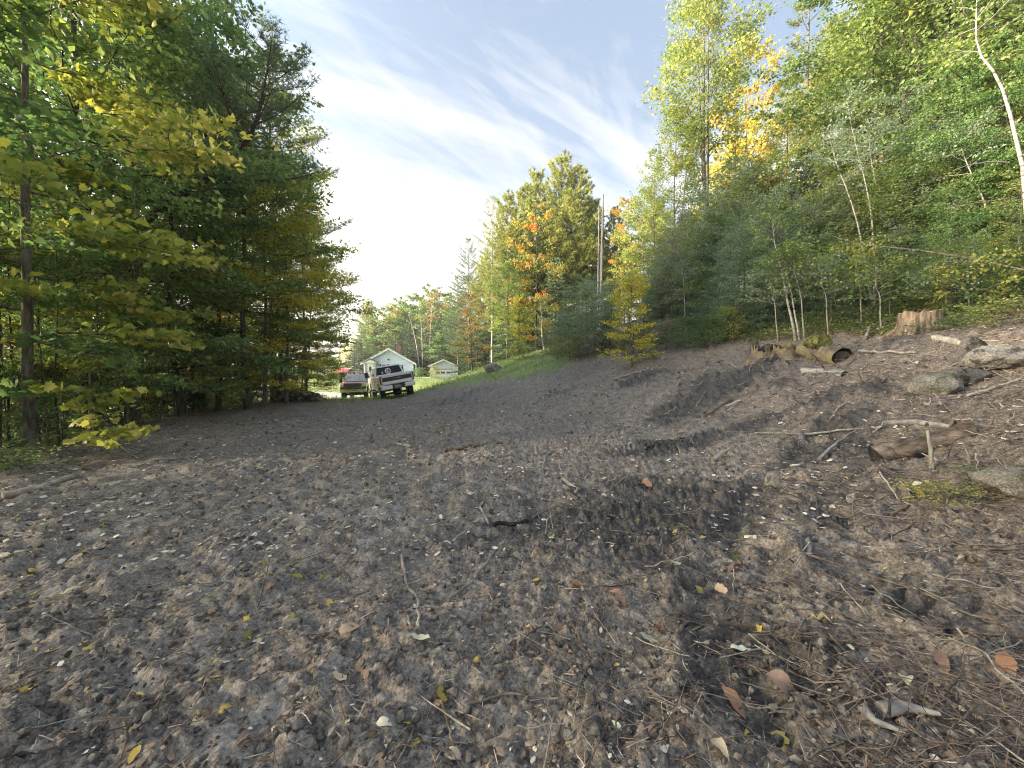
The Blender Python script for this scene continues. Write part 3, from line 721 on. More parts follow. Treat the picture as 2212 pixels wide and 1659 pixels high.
for y in np.concatenate([np.linspace(7.6, 25, 44), np.linspace(9, 25, 26)]):
    xe = np.interp(y, [7, 8.5, 11, 14, 17, 20, 23, 26], [-9.3, -10.0, -11.4, -12.4, -12.9, -13.2, -13.6, -14.2])
    x = xe - rg.gamma(1.3, .8) - .1
    kind = rg.choice(['stem0', 'stem1', 'stem2', 'sapling0', 'sapling2', 'sapling4'])
    leaf = rg.choice(['olive', 'green', 'green', 'ygreen', 'brown', 'yellow'], p=[.3, .25, .15, .15, .09, .06])
    word = {'olive': 'olive', 'green': 'green', 'ygreen': 'yellow green', 'brown': 'brown', 'yellow': 'yellow'}[leaf]
    kindw = 'slender stem' if kind.startswith('stem') else 'bushy sapling'
    where = 'near end' if y < 12 else ('middle' if y < 18 else 'far end')
    tree(kind, x, y, rg.uniform(2.6, 6.5), leaf, rg.choice(['grey', 'dark', 'pale']), 'young_tree', f'{kindw} with {word} leaves, {where} of the left woods edge', group='young trees along the left woods')
for i in range(26):
    y = rg.uniform(7, 24); xe = np.interp(y, [7, 8.5, 11, 14, 17, 20, 23, 26], [-9.4, -10.1, -11.6, -12.6, -13.0, -13.3, -13.8, -14.4])
    tree(f'bush{i % 2}', xe - rg.gamma(1.2, 1.1), y, rg.uniform(.5, 1.5), rg.choice(['green', 'olive', 'hemlock', 'bush']), 'dark', 'shrub', f'low {"dark" if y > 16 else "dusky"} shrub under the {"near end" if y < 12 else "middle" if y < 18 else "far end"} of the left woods', cat='shrub', group='shrubs under the left woods', wide=1.3)
# deep forest behind, mostly a dark mass that keeps the clearing in shade
for i in range(13):
    y = rg.uniform(-16, 20); x = -17.5 - rg.gamma(2.0, 3.5)
    key, leaf, nm, lb = [('maple0', 'green', 'maple_tree', 'green maple deep inside the left woods'), ('pine1', 'pine', 'pine_tree', 'pine deep inside the left woods'), ('maple2', 'olive', 'maple_tree', 'olive maple deep inside the left woods')][i % 3]
    tree(key, x, y, rg.uniform(8, 12), leaf, 'dark', nm, lb, group='trees deep inside the left woods')
for i in range(9):
    y = 5.5 - i * 2.6 + rg.uniform(-.8, .8); x = -10.5 - rg.uniform(0, 2.5)
    tree(f'maple{i % 4}', x, y, rg.uniform(11, 15), ['green', 'olive', 'ygreen'][i % 3], 'grey', 'maple_tree', 'maple of the left woods beside and behind the viewer', group='maples of the left woods beside the viewer')

for i in range(7):  # low maples added to block the low sun from the soil
    y = -15 + i * 5.6 + rg.uniform(-.5, .5); x = -18.5 - rg.uniform(0, 3)
    tree(f'maple{i % 4}', x, y, rg.uniform(10.5, 13), ['green', 'olive', 'green'][i % 3], 'dark', 'maple_tree', 'low bushy maple added deep inside the left woods to block sun', group='low maples added deep inside the left woods to block sun', wide=1.25)
# pale lichen-covered dead branch hanging at the wood's edge
def branch_thing(name, label, paths, mat, cat, group=None):
    g = Geo(); base = np.array(paths[0][0][0])
    for P, r0, r1 in paths: tube(g, np.array(P) - base, np.linspace(r0, r1, len(P)), 6, True)
    o = link(name, g.mesh(name, True), None, mat); o.location = base
    tag(o, label, cat, group); SPOTS.append(o); return o
A_ = lambda l, y: [at(px, py, y) for px, py in l]
branch_thing('dead_branch', 'pale lichen covered dead branch hanging forked at the edge of the left woods',
  [(A_([(455, 800), (430, 770), (400, 745), (372, 715), (345, 690), (322, 668)], 12.8), .012, .02), (A_([(345, 690), (350, 722), (357, 745), (364, 772), (372, 790)], 12.8), .016, .008), (A_([(354, 735), (362, 752), (378, 768)], 12.8), .01, .006), (A_([(350, 725), (342, 745), (338, 760)], 12.8), .01, .005)], BARK['pale'], 'branch')

# ------------------------------------------------------------------ centre: far trees behind the house and the lit pines on the bank
far = [
 # px, depth, top, key, leaf, bark, name, label, wide
 (795, 78, 655, 'farpine0', 'sunlit_pine', 'pine', 'pine_tree', 'sunlit yellowish pine left of the white house', 1.1),
 (762, 84, 735, 'farmaple0', 'yellow', 'grey', 'maple_tree', 'small orange yellow tree in the gap beside the left woods', .9),
 (742, 92, 752, 'farmaple1', 'orange', 'grey', 'maple_tree', 'orange tree lowest in the gap at the far end', 1.0),
 (715, 70, 770, 'farmaple1', 'bush', 'dark', 'maple_tree', 'dull green round tree at the far lawn by the left woods', 1.2),
 (780, 72, 700, 'hemlock0', 'pine', 'dark', 'spruce_tree', 'dark conifer at the left end of the house', 1.0),
 (828, 76, 668, 'farmaple0', 'green', 'grey', 'maple_tree', 'green leafy tree above the house roof, left of the chimney', 1.1),
 (862, 80, 648, 'farmaple1', 'olive', 'grey', 'maple_tree', 'olive tree with an orange top behind the chimney', 1.1),
 (842, 86, 660, 'farmaple1', 'orange', 'grey', 'maple_tree', 'orange crowned tree showing over the house trees', .8),
 (900, 76, 640, 'farmaple0', 'green', 'dark', 'maple_tree', 'broad green tree behind the white birches', 1.2),
 (925, 80, 622, 'farmaple1', 'olive', 'dark', 'maple_tree', 'tallest of the dull green trees behind the garage', 1.1),
 (948, 74, 640, 'farmaple0', 'brown', 'dark', 'maple_tree', 'rusty brown topped tree right of the white birches', 1.0),
 (880, 70, 690, 'hemlock1', 'hemlock', 'dark', 'spruce_tree', 'blackish spruce between house and birches', 1.2),
 (912, 68, 700, 'hemlock0', 'hemlock', 'dark', 'spruce_tree', 'blackish spruce directly behind the white birches', 1.3),
 (943, 66, 690, 'hemlock1', 'hemlock', 'dark', 'spruce_tree', 'blackish spruce above the garage roof', 1.3),
 (972, 62, 690, 'hemlock0', 'hemlock', 'dark', 'spruce_tree', 'blackish spruce right of the garage behind the tan tree', 1.3),
 (988, 50, 600, 'pine1', 'pine', 'pine', 'pine_tree', 'shaded pine with level boughs left of the great lit pine', 1.0),
 (1012, 44, 520, 'pine0', 'pine', 'pine', 'pine_tree', 'dark pine with long boughs reaching toward the garage', 1.0),
 (1063, 39, 430, 'pine1', 'sunlit_pine', 'pale', 'pine_tree', 'great lit pine with a pale bare lower trunk on the grass bank', .95),
 (1095, 42, 432, 'farpine0', 'sunlit_pine', 'pine', 'pine_tree', 'lit pine just right of the pale trunked pine', .9),
 (1135, 45, 415, 'farpine1', 'sunlit_pine', 'pine', 'pine_tree', 'slim lit pine behind the red topped maple', 1.0),
 (1160, 48, 385, 'farpine0', 'sunlit_pine', 'pine', 'pine_tree', 'yellowish pine left of the tallest pine', .9),
 (1212, 44, 352, 'farpine0', 'sunlit_pine', 'pine', 'pine_tree', 'tallest lit pine in the middle of the far bank', 1.0),
 (1250, 43, 372, 'farpine1', 'sunlit_pine', 'pine', 'pine_tree', 'lit pine with a long bare trunk right of the tallest pine', 1.25),
 (1280, 46, 440, 'farpine1', 'sunlit_pine', 'pine', 'pine_tree', 'pale lit pine just left of the dead snag', 1.1),
 (1330, 44, 455, 'farpine1', 'sunlit_pine', 'pine', 'pine_tree', 'lit pine just right of the dead snag', 1.0),
 (1362, 38, 440, 'farmaple0', 'redtop', 'dark', 'maple_tree', 'reddish green tree rising past the dead snag', .9),
 (1395, 36, 415, 'farmaple1', 'aspen', 'grey', 'maple_tree', 'yellow green crown between the snag and the tall aspen', .9),
 (1240, 50, 540, 'farmaple1', 'yellow', 'dark', 'maple_tree', 'yellow tree glowing between the bare pine trunks', 1.0),
 (1310, 50, 560, 'farmaple0', 'yellow', 'dark', 'maple_tree', 'golden tree glowing behind the dead snag', 1.0),
 (1160, 33, 440, 'farmaple0', 'redtop', 'dark', 'maple_tree', 'maple with orange red top leaves in front of the lit pines', .82),
 (1120, 31, 640, 'farmaple1', 'ygreen', 'dark', 'maple_tree', 'maple with yellow green tiers right of the pale pine trunk', .9),
 (1095, 34, 560, 'maple1', 'olive', 'dark', 'maple_tree', 'olive maple between the great lit pine and the red topped maple', .9),
 (1120, 36, 600, 'hemlock0', 'hemlock', 'dark', 'spruce_tree', 'dark spruce filling the gap behind the yellow green tiers', 1.3),
 (1200, 36, 560, 'hemlock1', 'pine', 'dark', 'spruce_tree', 'shaded spruce below the tallest lit pine', 1.2),
 (1260, 34, 590, 'maple2', 'olive', 'dark', 'maple_tree', 'olive tree below the bare pine trunks', .9),
 (1020, 30.5, 640, 'farmaple0', 'brown', 'grey', 'young_maple_tree', 'tan brown round small tree on the grass bank', 1.05),
 (1180, 26, 690, 'sapling3', 'weed', 'pale', 'young_tree', 'yellowish young tree with a white stem on the bank', 1.5),
 (1150, 25, 745, 'sapling1', 'weed', 'grey', 'young_tree', 'low yellow green sapling at the edge of the grass bank', 1.8),
 (1230, 20, 640, 'sapling0', 'blue', 'grey', 'young_tree', 'pale green feathery sapling below the dead snag', 1.5),
 (1270, 19, 610, 'sapling2', 'blue', 'grey', 'young_tree', 'tallest pale green sapling below the dead snag', 1.5),
 (1315, 20, 620, 'sapling4', 'blue', 'grey', 'young_tree', 'pale green sapling right under the dead snag', 1.6),
 (1205, 21, 690, 'sapling3', 'blue', 'grey', 'young_tree', 'short pale green sapling at the corner of the grass bank', 1.7),
 (1345, 18, 660, 'sapling1', 'gray', 'grey', 'young_tree', 'dull sapling behind the bright yellow tree', 1.5),
 (1368, 14.0, 612, 'goldtree', 'yellow', 'grey', 'young_maple_tree', 'bright yellow small tree at the edge of the cleared slope', .98),
]
for px, y, top, key, leaf, bark, nm, lab, wide in far:
    tree_px(key, px, y, top, leaf, bark, nm, lab, wide=wide)
for i, (px, y, top) in enumerate([(870, 96, 660), (960, 92, 640), (1010, 80, 600), (1050, 72, 560), (1100, 70, 520), (1150, 70, 500), (1200, 68, 480), (1255, 66, 500), (1300, 64, 520), (1350, 60, 520), (1400, 56, 500), (1440, 54, 470)]):
    tree_px(['farpine0', 'farmaple0', 'hemlock0'][i % 3], px, y, top, ['sunlit_pine', 'olive', 'hemlock'][i % 3], 'dark', ['pine_tree', 'maple_tree', 'spruce_tree'][i % 3], f'far {["pine", "leafy tree", "spruce"][i % 3]} at the back of the centre woods', group='trees at the back of the centre woods')
for i, (px, y, top) in enumerate([(765, 66, 740), (812, 80, 700), (838, 78, 690), (868, 76, 690), (886, 82, 668), (905, 84, 670), (922, 74, 690), (940, 82, 660), (955, 70, 690), (968, 76, 660), (978, 66, 680), (1000, 70, 650), (775, 70, 735), (800, 74, 745), (850, 72, 725), (895, 72, 735), (930, 70, 725), (960, 64, 720), (1008, 62, 700), (1105, 44, 680), (1140, 42, 690), (1175, 40, 690), (1215, 38, 680), (1255, 36, 680), (1290, 34, 680), (1330, 33, 650)]):
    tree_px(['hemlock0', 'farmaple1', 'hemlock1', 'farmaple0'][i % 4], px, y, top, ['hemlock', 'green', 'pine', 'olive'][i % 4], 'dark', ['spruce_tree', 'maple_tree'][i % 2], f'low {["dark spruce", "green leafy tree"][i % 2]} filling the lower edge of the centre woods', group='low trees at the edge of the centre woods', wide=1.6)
# white birches behind the garage
def birch(px_path, y, r0, lab, leafy=True, leaf='blue', twig=None, top_leaf=.45, seed=0, group='white stemmed birches', bark='birch', name='birch_tree', spread=1.3, per=22, size=.08, nl=9):
    pts = [at(px, py, y) for px, py in px_path]
    gz_ = H1(pts[0][0], y)
    pts[0][2] = gz_ if pts[0][2] < gz_ + 1.2 else pts[0][2]
    if pts[0][2] > gz_ + .05:
        pts.insert(0, np.array([pts[0][0] + .3 * (pts[0][0] - pts[1][0]), y, gz_]))
    P = np.array(pts); b_ = P[0].copy(); P = P - b_
    q = np.linspace(0, 1, 12); P = np.stack([np.interp(q, np.linspace(0, 1, len(P)), P[:, k]) for k in range(3)], -1)
    P[:, 1] += np.linspace(0, .05, 12) * np.sin(np.arange(12))
    return solo(name, gen_broadleaf(400 + seed, H=float(P[-1, 2]), r0=r0, base=top_leaf, spread=spread, nlimb=nl, nsub=5, per=per, size=size, flat=.8, path=P, up=(.3, 1.0), sub_r=.003, limb_k=.13, sides=7), tuple(b_), leaf, bark, lab, group=group)
birch([(905, 785), (900, 745), (893, 715), (886, 690), (880, 668)], 64, .10, 'leaning white birch trunk left of the garage', seed=1, per=10, size=.2, leaf='olive')
birch([(913, 785), (912, 740), (910, 700), (905, 660)], 65, .10, 'straight white birch trunk just left of the garage roof', seed=2, per=10, size=.2, leaf='olive')
birch([(929, 780), (929, 730), (931, 690), (934, 650)], 66, .10, 'grey white birch trunk rising over the garage', seed=3, per=10, size=.2, leaf='olive')
birch([(1177, 775), (1172, 735), (1170, 700), (1168, 640)], 29, .10, 'short white birch trunk under the red topped maple', seed=4, per=18, size=.16, leaf='olive')

# dead snag of two bare grey trunks
def snag(pxs, y, r0, r1, gname=None):
    P = [at(px, py, y) for px, py in pxs]; P[0][2] = H1(P[0][0], y) - .1
    return P, r0, r1
sn = empty('dead_tree', tuple(snag([(1297, 690)], 27, 1, 1)[0][0]), label='dead snag, tall bare grey broken trunk above the pale saplings', cat='dead tree')
for pts, r0, r1, nm in (([(1297, 690), (1298, 620), (1300, 540), (1302, 470), (1303, 419)], .14, .05, 'trunk'), ([(1291, 690), (1292, 620), (1293, 530), (1294, 445)], .06, .035, 'trunk')):
    P, _, _ = snag(pts, 27, r0, r1); g = Geo(); P = np.array(P) - np.array(sn.location)
    q = np.linspace(0, 1, 14); P = np.stack([np.interp(q, np.linspace(0, 1, len(P)), P[:, k]) for k in range(3)], -1)
    tube(g, P, np.linspace(r0, r1, 14), 8, True, jag=.12)
    link(nm, g.mesh('trunk', False), sn, BARK['dead'])
g = Geo()
for t, az in ((.35, .4), (.5, 2.7), (.62, 4), (.7, 1.0), (.8, 5.2), (.9, 2.2)):
    p = path_at(P * 1.0, t); tube(g, [p, p + np.array([math.cos(az) * .35, math.sin(az) * .35, .1])], [.02, .008], 4)
link('branch_stubs', g.mesh('branch_stubs'), sn, BARK['dead'])

# ------------------------------------------------------------------ the right-hand hillside
tree_px('aspen0', 1535, 21, -70, 'aspen', 'grey', 'aspen_tree', 'tall forked aspen with airy yellow green leaves against the sky', wide=1.05, rz=1.0)
tree_px('aspen1', 1462, 22, 240, 'aspen', 'grey', 'aspen_tree', 'smaller airy aspen at the left foot of the tall forked aspen', wide=1.0)
tree_px('aspen2', 1425, 24, 330, 'aspen', 'grey', 'aspen_tree', 'lowest leaning aspen crown nearest the open sky', wide=.9)
tree_px('farmaple0', 1620, 27, 120, 'orange', 'grey', 'maple_tree', 'orange gold maple glowing right of the tall forked aspen', wide=.75)
tree_px('farmaple1', 1592, 28, 260, 'yellow', 'grey', 'maple_tree', 'yellow maple glowing low behind the aspen trunks', wide=.9)
tree_px('pine2', 1588, 21, 245, 'pine', 'dark', 'pine_tree', 'small dark pine between the aspen and the orange maple', wide=.5)
tree_px('aspen2', 1690, 20, 170, 'aspen', 'dark', 'aspen_tree', 'thin dark forked tree left of the tall straight pine', wide=.75)
tree_px('farmaple0', 1765, 26, 175, 'orange', 'dark', 'maple_tree', 'orange crowned tree peeping out right of the straight pine', wide=.5)
# a tall thin pine with a bare trunk and tufted top
b_ = at(1738, 395, 19); gz_ = H1(b_[0], 19); Ht = at(1745, -60, 19)[2] - gz_
solo('pine_tree', gen_pine(330, H=Ht, r0=.15, base=.52, spread=1.5, step=.7, nb=4, tuft=.24, per=4, shape=.3, gap=.35, el0=(.2, .8)), (b_[0], 19, gz_), 'sunlit_pine', 'grey', 'tall thin straight pine with a bare trunk and tufted top against the sky')
right = [
 (1800, 17, 90, 'aspen1', 'aspen', 'grey', 'aspen_tree', 'airy yellowish tree right of the straight pine', 1.0),
 (1855, 16, 40, 'aspen2', 'olive', 'dark', 'aspen_tree', 'dusky airy tree above the white birch stems', 1.0),
 (1905, 15, -120, 'aspen0', 'olive', 'dark', 'aspen_tree', 'tall dusky tree high over the birch stems, leaves against white sky', 1.1),
 (1985, 14, -260, 'maple1', 'olive', 'dark', 'maple_tree', 'dark tall tree whose boughs cross the upper right sky', 1.0),
 (2060, 13, -420, 'aspen0', 'olive', 'dark', 'aspen_tree', 'tall airy olive tree near the upper right corner', 1.1),
 (2140, 13.5, -500, 'maple0', 'green', 'dark', 'maple_tree', 'tall green tree filling the upper right corner', 1.0),
 (2230, 12, -500, 'maple3', 'olive', 'dark', 'maple_tree', 'tall olive tree cut by the right picture edge', 1.0),
 (1870, 22, 60, 'farmaple1', 'yellow', 'dark', 'maple_tree', 'yellow lit tree behind the dusky airy tree', .9),
 (1960, 21, -40, 'farmaple0', 'aspen', 'dark', 'maple_tree', 'yellow green lit tree behind the dark tall tree', 1.0),
 (2090, 18, -300, 'pine1', 'pine', 'dark', 'pine_tree', 'tall pine behind the upper right corner trees', 1.0),
 (1965, 12.5, 190, 'maple2', 'blue', 'dark', 'maple_tree', 'green layered tree behind the fallen leaning pole', .9),
 (2080, 11, 160, 'maple3', 'green', 'dark', 'maple_tree', 'green layered tree left of the big white birch', .9),
 (2190, 10.5, 60, 'maple1', 'green', 'dark', 'maple_tree', 'green layered tree behind the big white birch', .9),
 (2290, 9.5, 100, 'maple2', 'green', 'dark', 'maple_tree', 'green tree just beyond the right picture edge', .9),
 (1480, 18.5, 470, 'bare0', 'gray', 'grey', 'young_tree', 'greyish half bare young tree right of the bright yellow tree', 1.3),
 (1455, 17.5, 500, 'bare1', 'gray', 'grey', 'young_tree', 'twiggy grey shrub tree next to the bright yellow tree', 1.4),
 (1735, 16, 330, 'hemlock0', 'hemlock', 'dark', 'spruce_tree', 'dark spruce at the foot of the straight pine', .8),
 (2000, 16, 330, 'hemlock1', 'hemlock', 'dark', 'hemlock_tree', 'dark hemlock among the birch stems', 1.0),
 (2150, 13, 330, 'hemlock0', 'hemlock', 'dark', 'hemlock_tree', 'dark hemlock left of the big white birch', 1.0),
 (1850, 14.5, 420, 'hemlock1', 'hemlock', 'dark', 'hemlock_tree', 'dark hemlock below the three birch stems', 1.1),
]
for px, y, top, key, leaf, bark, nm, lab, wide in right:
    tree_px(key, px, y, top, leaf, bark, nm, lab, wide=wide)
# dense wall of young trees
wall = np.random.default_rng(9)
tops = ([1380, 1430, 1480, 1530, 1600, 1680, 1750, 1850, 1950, 2100, 2230], [600, 520, 440, 410, 360, 380, 390, 330, 300, 280, 260])
for i in range(170):
    px = wall.uniform(1385, 2260); row = (0, 1, 1, 2)[i % 4]
    y0 = np.interp(px, [1400, 1500, 1620, 1800, 1950, 2100, 2260], [17, 15.5, 12.6, 11.3, 9.6, 8.8, 8.2])
    y = y0 + [0.2, 2.2, 4.6][row] + wall.uniform(-.4, 1.2)
    tp = np.interp(px, *tops) + [150, 70, 15][row] * wall.uniform(.6, 1.7)
    if row == 0: tp += wall.uniform(0, 110)
    leaf = wall.choice(['blue', 'green', 'olive', 'ygreen', 'weed', 'yellow', 'brown'], p=[.56, .12, .12, .08, .06, .02, .04])
    if px > 1900 and leaf == 'blue': leaf = wall.choice(['blue', 'green', 'olive'])
    word = {'blue': 'blue green', 'green': 'deep green', 'olive': 'olive', 'ygreen': 'yellow green', 'weed': 'pale yellow green', 'yellow': 'yellow', 'brown': 'tan'}[leaf]
    where = 'above the green bush' if px < 1560 else 'above the mossy roots' if px < 1760 else 'behind the hollow log' if px < 1900 else 'behind the sawn stump' if px < 2060 else 'above the large boulder'
    tree_px(f'sapling{wall.integers(5)}', px, y, tp, leaf, wall.choice(['grey', 'dark', 'pale']), 'young_tree', f'{"short" if row == 0 else "tall" if row == 2 else "mid height"} {word} young tree in the thicket {where}', group='young trees of the hillside thicket', wide=wall.uniform(1.0, 1.6))
# taller dark trees behind the thicket so that no sky shows low down
for i in range(44):
    px = wall.uniform(1400, 2500); y = np.interp(px, [1400, 1800, 2500], [27, 21, 13]) + wall.uniform(0, 14)
    tp = np.interp(px, [1400, 1550, 1700, 1800, 1950, 2200, 2500], [450, 390, 400, 330, 200, 60, 0]) + wall.uniform(-10, 90)
    key, leaf, nm, w_ = [('hemlock0', 'hemlock', 'hemlock_tree', 'dark hemlock'), ('maple1', 'green', 'maple_tree', 'green maple'), ('farmaple1', 'olive', 'maple_tree', 'olive maple'), ('hemlock1', 'pine', 'hemlock_tree', 'green hemlock')][i % 4]
    tree_px(key, px, y, tp, leaf, 'dark', nm, f'{w_} standing deep in the hillside woods', group='trees deep in the hillside woods')
# white-stemmed birches of the slope (traced as the photo shows them, each at its own depth)
birch([(2232, 640), (2212, 366), (2185, 260), (2154, 168), (2116, 110), (2110, 40), (2103, -30)], 8.6, .042, 'largest white birch curving up along the right picture edge', seed=11, leaf='olive', per=40, nl=14, top_leaf=.62)
birch([(1890, 660), (1879, 625), (1858, 510), (1832, 412), (1806, 345), (1786, 294)], 11.6, .032, 'thin white birch leaning left, leftmost of three long stems', seed=12, per=40, nl=14, top_leaf=.6, spread=.9)
birch([(1890, 560), (1884, 484), (1876, 431), (1864, 362), (1839, 267), (1825, 215)], 12.0, .036, 'crooked white birch, middle of the three long stems', seed=13, per=40, nl=14, top_leaf=.65, spread=.9)
birch([(1912, 620), (1906, 541), (1899, 431), (1885, 350), (1872, 290)], 12.3, .034, 'straight white birch, right one of the three long stems', seed=14, per=40, nl=14, top_leaf=.65, spread=.9)
birch([(2160, 640), (2135, 480), (2123, 431), (2092, 350), (2061, 294)], 10.4, .034, 'slim white birch leaning left below the largest birch', seed=15, per=40, nl=14, top_leaf=.65, spread=.9)
birch([(1720, 742), (1700, 644), (1687, 580), (1675, 522), (1664, 470)], 10.9, .036, 'double white birch stem rising from the mossy roots', seed=16, per=48, nl=15, top_leaf=.55, spread=.9, leaf='olive')
birch([(1728, 736), (1712, 650), (1700, 590), (1690, 550)], 10.8, .026, 'slimmer birch stem twinned with the double white birch', seed=17, per=48, nl=14, top_leaf=.6, spread=.7, leaf='olive')
for j, (l, lab) in enumerate([([(1738, 728), (1732, 660), (1722, 600), (1710, 560)], 'thin pale stem right of the double birch'),
    ([(1790, 712), (1783, 640), (1772, 580)], 'thin pale stem over the yellow moss'), ([(1862, 700), (1858, 630), (1850, 590), (1846, 540)], 'thin pale stem left of the sawn stump'),
    ([(1905, 705), (1899, 640), (1890, 585)], 'short pale stem nearest the sawn stump'), ([(1400 + 650, 690), (2040, 640), (2030, 590)], 'short pale stem right of the sawn stump'),
    ([(2100, 685), (2088, 640), (2075, 590)], 'short pale stem behind the large boulder'), ([(1484, 742), (1480, 690), (1478, 640), (1474, 560), (1470, 500)], 'grey stem rising from the green bush'), ([(1682, 700), (1672, 650), (1662, 600)], 'thin pale stem left of the double birch')]):
    birch(l, 10.6 if j < 3 else [9.6, 9.0, 8.6, 15.2, 11.2][j - 3], .02, lab, seed=30 + j, per=46, top_leaf=.4, spread=.9, nl=15, leaf=['olive', 'blue', 'ygreen'][j % 3], bark='pale', name='young_tree', group='thin pale stems on the slope')
branch_thing('fallen_pole', 'long bare grey pole leaning slantwise across the hillside thicket', [([at(1784, 505, 11.0), at(1830, 520, 10.4), at(1900, 532, 9.8), at(1990, 541, 9.1), at(2090, 557, 8.5), at(2225, 586, 7.7)], .011, .019)], BARK['grey'], 'pole')
branch_thing('birch_branch', 'white side branch curving off the largest birch', [([at(2178, 352, 8.6), at(2160, 350, 8.5), at(2130, 350, 8.4), at(2090, 357, 8.3), at(2060, 368, 8.2)], .018, .006)], BARK['birch'], 'branch')
branch_thing('birch_branch', 'pale bough arching level toward the right picture edge', [([at(2225, 432, 8.3), at(2170, 430, 8.3), at(2110, 438, 8.3), at(2040, 452, 8.4)], .011, .005)], BARK['pale'], 'branch')
# pale young growth under the snag and round the grey twiggy trees
for i in range(26):
    px = wall.uniform(1195, 1480); y = np.interp(px, [1195, 1480], [21.5, 16.5]) + wall.uniform(0, 4)
    tp = np.interp(px, [1195, 1260, 1340, 1400, 1480], [690, 610, 600, 560, 450]) + wall.uniform(0, 110)
    leaf = wall.choice(['blue', 'bush', 'weed', 'olive'], p=[.6, .15, .15, .1])
    tree_px(f'sapling{wall.integers(5)}', px, y, tp, leaf, 'grey', 'young_tree', f'{dict(blue="pale green", bush="fresh green", weed="yellowish", olive="olive")[leaf]} young tree {"under the dead snag" if px < 1345 else "round the grey twiggy trees"}', group='young growth between grass bank and thicket', wide=wall.uniform(1.3, 2.0))
for i in range(16):
    px = 1012 + i * 20 + wall.uniform(-8, 8); y = wall.uniform(40, 60)
    if 1035 < px < 1085: y += 14
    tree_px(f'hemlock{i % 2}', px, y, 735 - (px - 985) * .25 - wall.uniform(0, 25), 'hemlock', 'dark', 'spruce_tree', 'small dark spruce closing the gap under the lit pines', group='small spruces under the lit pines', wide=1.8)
# bushes
for px, y, top, leaf, lab, wide, key in [
  (1490, 13.6, 728, 'bush', 'fresh green bush at the edge of the cleared slope', 1.15, 'bush0'), (1530, 13.2, 738, 'bush', 'lower green bush right of the fresh green bush', 1.1, 'bush1'),
  (1575, 13, 718, 'ygreen', 'yellowish shrub between green bush and mossy roots', 1.0, 'bush0'), (1440, 15.0, 735, 'gray', 'dull shrub left of the fresh green bush', 1.2, 'bush1'),
  (1180, 25, 765, 'gray', 'grey green shrub on the grass bank right of the rock', 1.6, 'bush1'), (1215, 22, 752, 'weed', 'yellow weedy shrub at the corner of the soil and grass', 1.5, 'bush0'),
  (1120, 27, 765, 'weed', 'tan weedy shrub behind the rock on the bank', 1.6, 'bush0'), (1300, 18.5, 735, 'gray', 'low tangle of dull shrub below the pale saplings', 1.8, 'bush1'),
  (1370, 15.9, 745, 'weed', 'weedy shrub under the bright yellow tree', 1.3, 'bush0'), (1250, 19.5, 745, 'weed', 'weedy clump at the right end of the grass bank', 1.6, 'bush0'),
  (697, 46, 788, 'bush', 'dark green round bush by the far lawn', 1.5, 'bush0'), (715, 50, 780, 'bush', 'taller dark green bush by the far lawn', 1.3, 'bush1'), (678, 44, 800, 'weed', 'pale weedy shrub left of the dark green bush', 1.5, 'bush1'),
  (905, 52, 798, 'bush', 'green shrub at the right corner of the house', 1.6, 'bush1'), (822, 55, 800, 'weed', 'small shrub beside the entry porch', 1.0, 'bush0'), (940, 50, 795, 'weed', 'weeds standing in front of the garage', 1.0, 'bush0')]:
    tree_px(key, px, y, top, leaf, 'dark', 'shrub', lab, cat='shrub', wide=wide)
# ------------------------------------------------------------------ small mesh helpers for built things
def bm_link(name, bm, mat, parent=None, smooth=False, bevel=0):
    me = bpy.data.meshes.new(name); bmesh.ops.recalc_face_normals(bm, faces=bm.faces); bm.to_mesh(me); bm.free()
    if smooth: me.polygons.foreach_set('use_smooth', [True] * len(me.polygons))
    o = link(name, me, parent, mat)
    if bevel:
        b = o.modifiers.new('bevel', 'BEVEL'); b.width = bevel; b.segments = 2; b.limit_method = 'ANGLE'
    return o
def box(bm, x0, x1, y0, y1, z0, z1):
    vs = [bm.verts.new(p) for p in ((x0, y0, z0), (x1, y0, z0), (x1, y1, z0), (x0, y1, z0), (x0, y0, z1), (x1, y0, z1), (x1, y1, z1), (x0, y1, z1))]
    for f in ((0, 3, 2, 1), (4, 5, 6, 7), (0, 1, 5, 4), (1, 2, 6, 5), (2, 3, 7, 6), (3, 0, 4, 7)): bm.faces.new([vs[i] for i in f])
def prism(bm, prof, a, b, axis='x'):
    mk = (lambda u, v, w: (w, u, v)) if axis == 'x' else (lambda u, v, w: (u, w, v))
    A = [bm.verts.new(mk(u, v, a)) for u, v in prof]; B = [bm.verts.new(mk(u, v, b)) for u, v in prof]
    bm.faces.new(A); bm.faces.new(B[::-1]); n = len(prof)
    for i in range(n): bm.faces.new([A[i], A[(i + 1) % n], B[(i + 1) % n], B[i]])
def slab(bm, quad, t):
    q = [Vector(p) for p in quad]; nrm = (q[1] - q[0]).cross(q[2] - q[0]).normalized() * t
    A = [bm.verts.new(p) for p in q]; B = [bm.verts.new(p + nrm) for p in q]; n = len(q)
    bm.faces.new(A); bm.faces.new(B[::-1])
    for i in range(n): bm.faces.new([A[i], A[(i + 1) % n], B[(i + 1) % n], B[i]])
def cyl(bm, c, r, w, ax='x', n=24, r2=None):
    mt = Matrix.Translation(c)
    if ax == 'x': mt = mt @ Matrix.Rotation(math.pi / 2, 4, 'Y')
    elif ax == 'y': mt = mt @ Matrix.Rotation(math.pi / 2, 4, 'X')
    bmesh.ops.create_cone(bm, cap_ends=True, segments=n, radius1=r, radius2=r if r2 is None else r2, depth=w, matrix=mt)
def one(name, fn, mat, parent, **kw):
    bm = bmesh.new(); fn(bm); return bm_link(name, bm, mat, parent, **kw)
